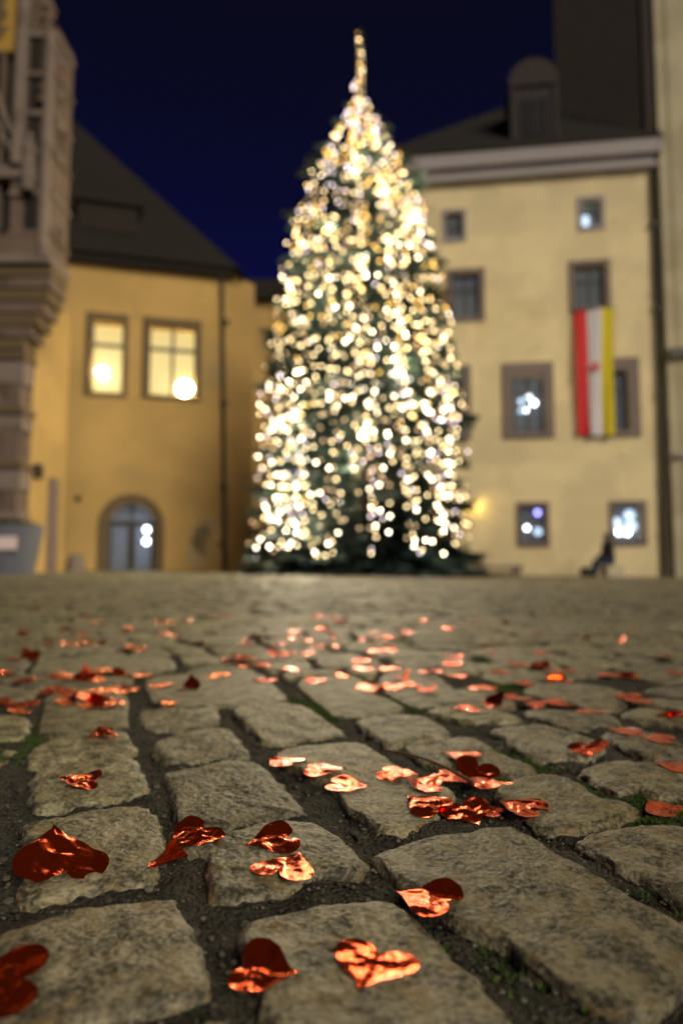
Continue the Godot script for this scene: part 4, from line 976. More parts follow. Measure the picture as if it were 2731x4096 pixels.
func build_lights_on_tree() -> void:
	var t := thing("fairy_lights", "strings of warm white globe lights hung down the Christmas tree", "fairy lights", TREE)
	var spots := []                                        # [place, kind]
	var cable := tool()
	for k in 68:
		var a := acos(clampf(1.0 - 2.0 * (k + rng.randf_range(0.1, 0.9)) / 53.0, -1, 1))      # evenly spread over the width
		if k >= 53: a = -rng.randf() * PI
		var top := 12.9
		var share := rng.randf() ** 0.95
		while tree_r(top) < share * 2.75 and top > 2.5: top -= 0.05
		var bottom := 0.36 + 1.3 * rng.randf() ** 2
		var h := top
		var tone := rng.randf()
		var wob := rng.randf() * 9
		var pts := []
		var radii := []
		while h > bottom:
			a += rng.randf_range(-0.035, 0.035)
			var r := tree_r(h) * rng.randf_range(0.82, 1.02) + 0.05 * sin(h * 3 + wob)
			var b := a + rng.randfn(0, lerpf(0.016, 0.05, smoothstep(5.0, 9.0, h)))
			var p := Vector3(cos(b) * r, h, sin(b) * r)
			pts.append(p)
			radii.append(0.006)
			var thin := smoothstep(5.0, 2.2, h) * smoothstep(0.5, 0.0, absf(p.x + 0.1) / 2.9) + 0.12
			if rng.randf() > thin * 0.6:
				var u := rng.randf() * 0.75 + tone * 0.25
				u = clampf(u + (h - 6.0) * 0.04, 0.0, 1.0)
				if h < 5 and rng.randf() < 0.12: u = 0.99
				var kind := "bulb_white" if u < 0.20 else ("bulb_cream" if u < 0.47 else ("bulb_dim" if u < 0.76 else ("bulb_amber" if u < 0.91 else "bulb_violet")))
				spots.append([p, kind])
			h -= rng.randf_range(0.22, 0.34)
		if pts.size() > 2: tube(cable, pts, radii, 4)
	for i in 58:                                           # wound round the leader
		var h := 13.1 + 2.08 * i / 58.0
		var a := i * 1.15
		var lean := 0.05 * sin((h - 13.1) * 1.7) - 0.03
		var wide := rng.randf_range(0.02, 0.10) * (1.25 - 0.4 * (h - 13.1))
		spots.append([Vector3(cos(a) * wide + lean, h, sin(a) * wide), ["bulb_dim", "bulb_amber", "bulb_dim", "bulb_cream"][i % 4]])
	for i in 5: spots.append([Vector3(-0.22 + rng.randf_range(-0.06, 0.1), 13.55 + rng.randf_range(-0.15, 0.12), 0.1), ["bulb_violet", "bulb_dim"][i % 2]])
	part("cable", done(cable, true), M.pipe_metal, t).set_meta("kind", "stuff")
	spots.sort_custom(func(a, b): return a[0].z > b[0].z)
	# thirty of the front bulbs, spread over the height, let out the light that the strings throw over the square
	var front := []
	for i in 1200:
		if spots[i][0].y > 1.0 and spots[i][0].z > 0.45 * tree_r(spots[i][0].y): front.append(i)
	front.sort_custom(func(a, b): return spots[a][0].y < spots[b][0].y)
	var lit := []
	for i in 30: lit.append(front[int(i * (front.size() - 1) / 29.0)])
	var singles := {}
	for i in lit: singles[i] = true
	for i in spots.size():
		if singles.size() < 300: singles[i] = true
	var b := ball(0.023, 10, 5)
	var rest := {}
	for i in spots.size():
		if singles.has(i): part("bulb", b, M[spots[i][1]], t, spots[i][0])
		else:
			if not rest.has(spots[i][1]): rest[spots[i][1]] = []
			rest[spots[i][1]].append(spots[i][0])
	var rest_mesh := ArrayMesh.new()
	var mats := []
	for kind in rest:
		var st := tool()
		for p in rest[kind]: st.append_from(b, 0, Transform3D(Basis(), p))
		st.commit(rest_mesh)
		mats.append(M[kind])
	for i in mats.size(): rest_mesh.surface_set_material(i, mats[i])
	var o := MeshInstance3D.new()
	o.name = "farther_bulbs"
	o.mesh = rest_mesh
	t.add_child(o)
	o.set_meta("kind", "stuff")
	print("bulbs ", spots.size())
	for i in lit:
		var l := OmniLight3D.new()
		l.name = "bulb_light"
		l.light_color = Color(1.0, 0.93, 0.78)
		l.light_energy = 2.6
		l.light_size = 0.03
		l.omni_range = 60
		l.omni_attenuation = 2
		l.shadow_enabled = true
		l.position = spots[i][0]
		t.add_child(l, true)

# ---------------------------------------------------------------- houses
func lamp(label: String, category: String, at: Vector3, r: float, mat: String, energy := 0.15) -> void:
	var o := part("window_lamp", ball(r, 16, 8), M[mat], self, at)
	tag(o, label, category, "lamps seen through windows")
	var l := OmniLight3D.new()
	l.name = "lamp_light"
	l.light_color = M[mat].emission
	l.light_energy = energy
	l.light_size = r * 0.8
	l.omni_range = 40
	l.omni_attenuation = 2
	l.shadow_enabled = true
	l.position = at
	add_child(l, true)

# a window in a wall's own axes: surround outside, recessed frame with bars, panes, a sill
func window(house: Node3D, o: Array, i: Array, surround: String, bars: Array, room: String, frame := "dark_frame", lit := false) -> void:
	var hw := 0.055 if lit else 0.03
	var deep := 0.22
	var w := part("window", frame_mesh(i[0], i[1], i[2], i[3], -deep, -deep + 0.07, 0.06), M[frame], house)
	var pieces := boxes([span(o[0], i[0], o[2], o[3], -0.02, 0.045), span(i[1], o[1], o[2], o[3], -0.02, 0.045), span(i[0], i[1], i[3], o[3], -0.02, 0.042), span(i[0], i[1], o[2], i[2], -0.02, 0.06)])
	part("surround", pieces, M[surround], w)
	var xs := [i[0] + 0.06]
	var ys := [i[2] + 0.06]
	for v in bars[0]:
		part("mullion", boxes([span(v - hw, v + hw, i[2] + 0.06, i[3] - 0.06, -deep + 0.005, -deep + 0.065)]), M[frame], w)
		xs.append(v)
	for v in bars[1]:
		part("transom", boxes([span(i[0] + 0.06, i[1] - 0.06, v - hw * 1.15, v + hw * 1.15, -deep + 0.008, -deep + 0.075)]), M[frame], w)
		ys.append(v)
	xs.append(i[1] - 0.06)
	ys.append(i[3] - 0.06)
	for a in xs.size() - 1:
		for b in ys.size() - 1:
			part("pane", boxes([span(xs[a], xs[a + 1], ys[b], ys[b + 1], -deep + 0.032, -deep + 0.036)]), M.glass, w)
	if lit:
		part("lit_curtain", boxes([span(i[0] - 0.1, i[1] + 0.1, i[2] - 0.1, i[3] + 0.1, -0.80, -0.78)]), M.lit_curtain, w)
		var l := AreaLight3D.new()
		l.name = "window_light"
		l.area_size = Vector2(i[1] - i[0], i[3] - i[2])
		l.light_color = Color(1.0, 0.86, 0.5)
		l.light_energy = 0.5
		l.shadow_enabled = true
		l.position = Vector3((i[0] + i[1]) / 2, (i[2] + i[3]) / 2, -0.74)
		l.rotation.y = PI
		w.add_child(l)
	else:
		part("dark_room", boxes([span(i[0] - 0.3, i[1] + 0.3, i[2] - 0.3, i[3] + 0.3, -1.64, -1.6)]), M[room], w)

func left_house() -> void:
	var h := thing("ochre_house", "ochre house with two lit windows and an arched glass door, left of tree", "house", Vector3(-9.3, 0, -22.6), atan2(1.36, 4.98))
	var holes := [[0.80, 1.85, 6.15, 8.65], [2.68, 4.30, 6.18, 8.67], [1.47, 3.01, -0.3, 1.62, true]]
	part("wall", wall_mesh(-1.6, 5.36, -0.4, 10.62, 0.5, holes), M.ochre_plaster, h)
	var side := part("side_wall", wall_mesh(0.0, 1.45, -0.4, 10.9, 0.4, []), M.ochre_plaster, h, Vector3(5.37, 0, -0.02))
	side.rotation.y = deg_to_rad(40)
	part("back_wall", boxes([span(-1.6, 5.3, -0.4, 10.6, -9.0, -8.6), span(-2.0, -1.601, -0.4, 10.6, -9, -0.01), span(5.0, 5.3, -0.4, 10.6, -8.5, -0.6)]), M.ochre_plaster, h)
	window(h, [0.58, 1.98, 6.02, 8.93], [0.80, 1.85, 6.15, 8.65], "brown_surround", [[], [7.85]], "room_dark", "dark_frame", true)
	window(h, [2.45, 4.46, 6.05, 8.95], [2.68, 4.30, 6.18, 8.67], "brown_surround", [[3.49], [7.87]], "room_dark", "dark_frame", true)
	# arched door: stone arch, posts, two glazed leaves
	var door := thing_part("arched_door", h)
	var st := tool()
	for k in 20:
		var a0 := PI * k / 20.0
		var a1 := PI * (k + 1) / 20.0
		var c := Vector3(2.24, 1.62, 0)
		for zz in [[0.05, 0.05]]:
			quad(st, c + Vector3(cos(a1) * 0.76, sin(a1) * 0.76, 0.05), c + Vector3(cos(a1) * 1.08, sin(a1) * 1.08, 0.05), c + Vector3(cos(a0) * 1.08, sin(a0) * 1.08, 0.05), c + Vector3(cos(a0) * 0.76, sin(a0) * 0.76, 0.05))
		quad(st, c + Vector3(cos(a1) * 1.08, sin(a1) * 1.08, 0.05), c + Vector3(cos(a1) * 1.08, sin(a1) * 1.08, -0.02), c + Vector3(cos(a0) * 1.08, sin(a0) * 1.08, -0.02), c + Vector3(cos(a0) * 1.08, sin(a0) * 1.08, 0.05))
		quad(st, c + Vector3(cos(a0) * 0.76, sin(a0) * 0.76, 0.05), c + Vector3(cos(a0) * 0.76, sin(a0) * 0.76, -0.4), c + Vector3(cos(a1) * 0.76, sin(a1) * 0.76, -0.4), c + Vector3(cos(a1) * 0.76, sin(a1) * 0.76, 0.05))
	part("arch", done(st), M.brown_surround, door)
	for x in [1.16, 3.0]: part("jamb", boxes([span(x, x + 0.32, -0.3, 1.62, -0.02, 0.05)]), M.brown_surround, door)
	for k in 2:
		var x0 := 1.49 if k == 0 else 2.27
		part("door_leaf", frame_mesh(x0, x0 + 0.73, 0.0, 1.72, -0.38, -0.31, 0.11), M.dark_frame, door)
		part("pane", boxes([span(x0 + 0.11, x0 + 0.62, 0.11, 1.61, -0.35, -0.345)]), M.glass, door)
	part("fanlight_bar", boxes([span(1.47, 3.01, 1.725, 1.79, -0.39, -0.30), span(2.2, 2.28, 0, 2.36, -0.40, -0.292)]), M.dark_frame, door)
	part("fanlight", boxes([span(1.5, 2.98, 1.78, 2.40, -0.35, -0.345)]), M.glass, door)
	part("hall", boxes([span(1.0, 3.5, -0.3, 2.9, -2.04, -2.0)]), M.room_blue, door)
	# eaves, roof, small dormer, down pipe
	part("eaves", boxes([span(-1.7, 5.5, 10.62, 10.95, -0.4, 0.28)]), M.roof_tiles, h)
	st = tool()
	var e := [Vector3(-2.2, 10.9, 0.4), Vector3(5.75, 10.9, 0.4), Vector3(6.6, 10.9, -2.0), Vector3(6.2, 10.9, -9.2), Vector3(-2.2, 10.9, -9.2)]
	var r0 := Vector3(-3.0, 18.9, -3.4)
	var r1 := Vector3(-1.1, 18.4, -3.4)
	quad(st, e[0], r0, r1, e[1])
	quad(st, e[1], r1, e[2], e[1])
	quad(st, e[2], r1, e[3], e[2])
	quad(st, e[3], r1, r0, e[4])
	quad(st, e[4], r0, e[0], e[4])
	quad(st, e[0], e[1], e[2], e[3])
	var roof := part("roof", done(st), M.roof_tiles, h)
	part("dormer", boxes([span(0.2, 2.2, 11.9, 12.9, -1.9, -0.05), span(0.05, 2.35, 12.9, 13.05, -2.2, 0.1)]), M.dark_masonry, roof)
	st = tool()
	tube(st, [Vector3(5.14, 10.75, 0.12), Vector3(5.26, 6.0, 0.12), Vector3(5.40, -0.2, 0.12)], [0.075, 0.075, 0.075], 10)
	part("downpipe", done(st, true), M.pipe_metal, h)
	for y in [9.0, 6.0, 3.0, 1.0]: part("pipe_bracket", boxes([span(5.14, 5.44, y, y + 0.07, -0.01, 0.2)]), M.pipe_metal, h)
	# bare patches near the ground and a ring bolt
	for k in 7:
		var p := Vector3(4.3 + rng.randf() * 0.9, 0.3 + rng.randf() * 1.6, 0.006)
		part("bare_patch", blot(rng.randf_range(0.15, 0.42), k), M.bare_plaster, h, p)
	part("wall_ring", ball(0.10, 12, 6), M.pipe_metal, h, Vector3(0.52, 2.5, 0.04))
	lamp("glaring round lamp in the left lit window of the ochre house", "lamp", h.transform * Vector3(1.12, 7.0, -0.5), 0.17, "lamp_warm", 0.3)
	lamp("large glaring round lamp in the right lit window of the ochre house", "lamp", h.transform * Vector3(3.93, 6.62, -0.5), 0.27, "lamp_warm", 0.5)
	lamp("upper of two white lamps behind the arched door", "lamp", h.transform * Vector3(2.73, 1.55, -1.2), 0.10, "lamp_white", 0.7)
	lamp("lower of two white lamps behind the arched door", "lamp", h.transform * Vector3(2.73, 1.12, -1.2), 0.10, "lamp_white", 0.5)

func thing_part(called: String, parent: Node3D) -> Node3D:
	var o := Node3D.new()
	o.name = called
	parent.add_child(o, true)
	return o

func blot(r: float, sd: int) -> ArrayMesh:
	var st := tool()
	var ring := []
	for k in 26:
		var a := TAU * k / 26
		ring.append(Vector3(cos(a), sin(a), 0) * r * (1.0 + 0.5 * n3.get_noise_3d(cos(a) * 1.3 + sd * 7, sin(a) * 1.3, 4.0)))
	for k in 26:
		var a: Vector3 = ring[k]
		var b: Vector3 = ring[(k + 1) % 26]
		quad(st, Vector3(0, 0, 0.004), b + Vector3(0, 0, 0.004), a + Vector3(0, 0, 0.004), Vector3(0, 0, 0.004))
		quad(st, a + Vector3(0, 0, 0.004), b + Vector3(0, 0, 0.004), b - Vector3(0, 0, 0.008), a - Vector3(0, 0, 0.008))
	return done(st)

func right_house() -> void:
	var h := thing("cream_house", "cream four storey house with grey cornice and hanging banner, right of tree", "house", Vector3(2.26, 0, -24.0), atan2(-1.2, 8.66))
	var w := [
		[[1.40, 2.26, 11.88, 13.12], [1.52, 2.14, 12.0, 13.0], "cornice_plaster", [[], [12.45]], "room_dark"],
		[[6.10, 7.04, 12.0, 13.24], [6.24, 6.90, 12.14, 13.1], "cornice_plaster", [[6.57], []], "room_dark"],
		[[1.50, 2.87, 8.92, 10.88], [1.68, 2.69, 9.07, 10.70], "window_stone", [[2.18], [10.1]], "room_dark"],
		[[5.74, 7.15, 9.08, 10.92], [5.94, 6.98, 9.24, 10.75], "window_stone", [[6.46], [10.2]], "room_dark"],
		[[0.80, 2.33, 4.66, 7.35], [1.08, 2.05, 4.95, 6.98], "window_stone", [[1.56], [6.4]], "room_dark"],
		[[3.38, 5.14, 4.64, 7.34], [3.76, 4.84, 4.88, 6.86], "window_stone", [[4.3], [6.3]], "room_dark"],
		[[6.36, 7.98, 4.62, 7.38], [6.62, 7.62, 4.84, 6.94], "window_stone", [[7.12], [6.3]], "room_dark"],
		[[3.79, 4.90, 0.89, 2.44], [3.92, 4.77, 1.02, 2.31], "window_stone", [[4.36], []], "room_dark"],
		[[6.86, 8.06, 0.92, 2.44], [7.00, 7.92, 1.04, 2.31], "window_stone", [[], []], "room_blue"],
	]
	var holes := []
	for k in w: holes.append(k[1])
	part("wall", wall_mesh(-1.2, 8.75, -0.6, 14.25, 0.5, holes), M.cream_plaster, h)
	part("back_wall", boxes([span(-1.2, 8.75, -0.6, 14.2, -10.0, -9.6), span(-1.6, -1.201, -0.6, 14.2, -10, -0.01), span(8.35, 8.74, -0.6, 14.2, -9.59, -0.51)]), M.cream_plaster, h)
	for k in w: window(h, k[0], k[1], k[2], k[3], k[4])
	# projecting cornice in three steps
	part("cornice", boxes([span(-1.3, 8.80, 14.06, 14.46, 0.003, 0.26), span(-1.4, 8.88, 14.46, 14.98, -0.4, 0.44)]), M.cornice_plaster, h)
	var st := tool()
	var e := [Vector3(-1.6, 14.98, 0.5), Vector3(8.95, 14.98, 0.5), Vector3(8.95, 14.98, -10), Vector3(-1.6, 14.98, -10)]
	var r0 := Vector3(4.2, 20.3, -5.0)
	var r1 := Vector3(5.2, 20.3, -5.0)
	quad(st, e[0], r0, r1, e[1])
	quad(st, e[1], r1, e[2], e[1])
	quad(st, e[2], r1, r0, e[3])
	quad(st, e[3], r0, e[0], e[3])
	quad(st, e[0], e[1], e[2], e[3])
	var roof := part("roof", done(st), M.roof_tiles, h)
	# dormer with a round gable
	st = tool()
	box(st, Vector3(4.78, 16.75, -1.2), Vector3(1.62, 2.5, 1.6))
	for k in 14:
		var a0 := PI * k / 14.0
		var a1 := PI * (k + 1) / 14.0
		var c := Vector3(4.78, 18.0, 0)
		var p0 := c + Vector3(cos(a0) * 0.90, sin(a0) * 0.92, 0)
		var p1 := c + Vector3(cos(a1) * 0.90, sin(a1) * 0.92, 0)
		quad(st, p1 + Vector3(0, 0, -0.38), p0 + Vector3(0, 0, -0.38), c + Vector3(0, 0, -0.38), c + Vector3(0, 0, -0.38))
		quad(st, p0 + Vector3(0, 0, -0.38), p1 + Vector3(0, 0, -0.38), p1 + Vector3(0, 0, -2.6), p0 + Vector3(0, 0, -2.6))
	var dm := part("dormer", done(st), plain("dormer_stone", col(0.034, 0.026, 0.024), 0.9), roof)
	dm.set_meta("label", "small stone dormer with a round gable and dark opening")
	part("dormer_band", boxes([span(3.92, 5.64, 17.82, 18.02, -2.1, -0.30), span(3.92, 4.12, 15.8, 17.82, -0.6, -0.33), span(5.44, 5.64, 15.8, 17.82, -0.6, -0.33)]), M.dormer_stone, roof)
	part("dormer_window", boxes([span(4.30, 5.26, 15.9, 17.3, -0.395, -0.37)]), M.room_dark, roof)
	part("dormer_bars", boxes([span(4.74, 4.82, 15.9, 17.3, -0.37, -0.34), span(4.30, 5.26, 16.55, 16.63, -0.372, -0.345)]), M.dormer_stone, roof)
	st = tool()
	tube(st, [Vector3(8.80, 15.2, 0.36), Vector3(8.80, 14.6, 0.36), Vector3(8.66, 14.0, 0.10), Vector3(8.60, 6.0, 0.10), Vector3(8.55, -0.3, 0.10)], [0.085, 0.085, 0.085, 0.085, 0.085], 10)
	part("downpipe", done(st, true), M.pipe_metal, h)
	for y in [12.0, 9.0, 6.0, 3.0]: part("pipe_bracket", boxes([span(8.46, 8.76, y, y + 0.07, -0.01, 0.19)]), M.pipe_metal, h)
	var T := h.transform
	var q := [
		["blue lamp in the left ground floor window of the cream house", 4.60, 2.12, 0.085, "lamp_blue"],
		["round white lamp low in the left ground floor window of the cream house", 4.22, 1.58, 0.075, "lamp_white"],
		["faint pinkish lamp low in the left ground floor window of the cream house", 4.60, 1.45, 0.13, "lamp_faint"],
		["faint white lamp at the left of the right ground floor window", 7.22, 1.72, 0.19, "lamp_faint"],
		["tall faint lamp at the top of the right ground floor window", 7.68, 2.00, 0.17, "lamp_faint"],
		["faint white lamp at the right edge of the right ground floor window", 7.72, 1.62, 0.18, "lamp_faint"],
		["bright white lamp, lower left in the right ground floor window", 7.32, 1.42, 0.10, "lamp_white"],
		["bright white lamp, lower right in the right ground floor window", 7.60, 1.40, 0.10, "lamp_white"],
		["topmost of the white lamps in the first floor window left of the banner", 4.38, 6.28, 0.075, "lamp_white"],
		["leftmost dim lamp in the first floor window left of the banner", 4.12, 6.12, 0.10, "lamp_faint"],
		["brightest lamp at the right of the first floor window left of the banner", 4.56, 6.05, 0.095, "lamp_white"],
		["lowest lamp in the first floor window left of the banner", 4.32, 5.80, 0.075, "lamp_white"],
		["dim lowest left lamp in the first floor window left of the banner", 4.10, 5.78, 0.08, "lamp_faint"],
		["small yellowish lamp in the top floor window above the banner", 6.50, 12.62, 0.22, "lamp_faint"],
	]
	for l in q: lamp(l[0], "lamp", T * Vector3(l[1], l[2], -0.62), l[3], l[4], 0.05)
	# three coloured banner hung from the sill of a second floor window
	var b := thing("banner", "red, white and yellow striped cloth banner hanging from a second floor window", "banner", T * Vector3(6.5, 9.1, 0.16), h.rotation.y)
	for k in 3:
		part(["red_stripe", "white_stripe", "yellow_stripe"][k], cloth(k), M[["banner_red", "banner_white", "banner_yellow"][k]], b)
	part("emblem", boxes([span(-0.13, 0.13, -2.12, -1.98, 0.10, 0.115), span(-0.05, 0.05, -2.22, -1.9, 0.102, 0.118)]), M.banner_red, b)
	part("rod", boxes([span(-0.72, 0.72, -0.02, 0.04, -0.03, 0.03)]), M.pipe_metal, b)
	# the small wall light by the tree's right edge
	var wl := thing("wall_lantern", "small glowing wall lantern low on the cream house, half behind tree", "lantern", T * Vector3(2.32, 2.25, 0.0), h.rotation.y)
	part("bracket", boxes([span(-0.03, 0.03, -0.06, -0.03, 0.0, 0.25), span(-0.03, 0.03, -0.03, 0.2, 0.0, 0.06), span(-0.1, 0.1, 0.17, 0.2, 0.05, 0.34)]), M.dark_frame, wl)
	part("lamp_globe", ball(0.10, 16, 8), M.lamp_yellow, wl, Vector3(0, 0.06, 0.22))
	var l := OmniLight3D.new()
	l.name = "lantern_light"
	l.light_color = Color(1.0, 0.86, 0.5)
	l.light_energy = 0.55
	l.light_size = 0.08
	l.omni_range = 40
	l.omni_attenuation = 2
	l.shadow_enabled = true
	l.position = Vector3(0, 0.06, 0.22)
	wl.add_child(l)
	# low stone trough and the neighbour's corner
	var bench := thing("stone_bench", "low grey stone bench at the foot of the cream house beside the tree", "bench", T * Vector3(3.1, -0.1, 0.55), h.rotation.y)
	part("seat", boxes([span(-0.82, 0.82, 0.27, 0.36, -0.25, 0.25)]), M.grey_stone, bench)
	for x in [-0.6, 0.6]: part("leg", boxes([span(x - 0.14, x + 0.14, -0.05, 0.27, -0.2, 0.2)]), M.grey_stone, bench)

func cloth(k: int) -> ArrayMesh:
	var x0: float = [-0.64, -0.20, 0.26][k]
	var x1: float = [-0.20, 0.26, 0.66][k]
	var verts := PackedVector3Array()
	var idx := PackedInt32Array()
	var n := 40
	var w := 8
	for side in 2:
		for j in n + 1:
			var t := float(j) / n
			for i in w + 1:
				var x := lerpf(x0, x1, float(i) / w) * lerpf(1.0, 0.90, t) - 0.05 * t + 0.02 * t
				verts.append(Vector3(x, -4.45 * t + (0.05 if k == 0 else 0.0) * t, 0.05 * sin(x * 11 + t * 3.0) * (0.35 + t) + 0.06 * sin(t * 7 + x * 2) + (0.006 if side == 0 else -0.0)))
	for side in 2:
		for j in n:
			for i in w:
				var a := side * (n + 1) * (w + 1) + j * (w + 1) + i
				if side == 0: idx.append_array([a, a + 1, a + w + 1, a + 1, a + w + 2, a + w + 1])
				else: idx.append_array([a, a + w + 1, a + 1, a + 1, a + w + 1, a + w + 2])
	return arrays(verts, PackedVector2Array(), PackedColorArray(), idx)

func neighbours() -> void:
	# pale house at the right edge
	var h := thing("pale_house", "pale grey-yellow house cut off by the right edge of the picture", "house", Vector3(10.98, 0, -22.55), deg_to_rad(-6))
	part("wall", wall_mesh(0.0, 6.0, -0.6, 24.0, 0.5, [[0.42, 2.2, -0.5, 3.7]]), M.pale_plaster, h)
	part("back_wall", boxes([span(3.2, 6.0, -0.6, 24.0, -6.0, -5.6), span(5.6, 5.99, -0.6, 24.0, -5.59, -0.51), span(0, 6, 24.0, 24.3, -0.6, 0.1), span(3, 6, 24.0, 24.3, -6, -0.61)]), M.pale_plaster, h)
	var flank := part("side_wall", boxes([span(0.02, 0.4, -0.6, 24.0, -6.3, -0.1)]), M.pale_plaster, h)
	flank.rotation.y = deg_to_rad(-23.5)
	part("ledge", boxes([span(0.001, 6.1, 7.20, 7.52, 0.003, 0.22)]), M.pipe_metal, h)
	part("door_canopy", boxes([span(0.12, 2.5, 3.85, 4.0, 0.003, 0.2)]), M.cornice_plaster, h)
	var d := part("door", boxes([span(0.42, 2.2, -0.5, 3.7, -0.3, -0.22)]), plain("lilac_door", col(0.30, 0.25, 0.27), 0.6), h)
	part("door_panel", boxes([span(0.52, 0.95, 0.3, 1.5, -0.225, -0.19), span(0.52, 0.95, 1.7, 3.4, -0.225, -0.19), span(1.1, 1.7, 0.3, 1.5, -0.225, -0.19), span(1.1, 1.7, 1.7, 3.4, -0.225, -0.19)]), M.lilac_door, d)
	# dark tower far behind
	var t := thing("dark_tower", "tall dark unlit tower rising behind the cream house", "tower", Vector3(28.3, 0, -70.0), -0.37)
	part("wall", boxes([span(-4.9, 4.0, -0.6, 95, -8.0, 0.0)]), M.dark_masonry, t)
	part("corner_buttress", boxes([span(4.001, 6.4, -0.6, 95, -8.2, 0.25)]), plain("tower_edge", col(0.055, 0.045, 0.035), 0.9), t)
	# house in the gap behind the tree
	var g := thing("gap_house", "dark roofed yellow house far back in the gap left of the tree", "house", Vector3(-3.0, 0, -28.5))
	part("wall", wall_mesh(-3.0, 5.0, -0.5, 11.7, 0.4, [[0.3, 1.1, 7.0, 9.0]]), M.ochre_plaster, g)
	part("window", boxes([span(0.3, 1.1, 7.0, 9.0, -0.3, -0.25)]), M.dark_frame, g)
	part("side_wall", boxes([span(-3.0, -2.6, -0.5, 11.7, -5, -0.41), span(4.6, 5.0, -0.5, 11.7, -5, -0.41), span(-3, 5, -0.5, 11.7, -5.4, -5.01)]), M.cream_plaster, g)
	var st := tool()
	quad(st, Vector3(-3.3, 11.6, 0.4), Vector3(-3.3, 13.7, -2.6), Vector3(5.3, 13.7, -2.6), Vector3(5.3, 11.6, 0.4))
	quad(st, Vector3(5.3, 11.6, -5.6), Vector3(5.3, 13.7, -2.6), Vector3(-3.3, 13.7, -2.6), Vector3(-3.3, 11.6, -5.6))
	quad(st, Vector3(-3.3, 11.6, -5.6), Vector3(-3.3, 13.7, -2.6), Vector3(-3.3, 11.6, 0.4), Vector3(-3.3, 11.6, -5.6))
	quad(st, Vector3(5.3, 11.6, 0.4), Vector3(5.3, 13.7, -2.6), Vector3(5.3, 11.6, -5.6), Vector3(5.3, 11.6, 0.4))
	quad(st, Vector3(-3.3, 11.6, 0.4), Vector3(5.3, 11.6, 0.4), Vector3(5.3, 11.6, -5.6), Vector3(-3.3, 11.6, -5.6))
	part("roof", done(st), M.roof_tiles, g)

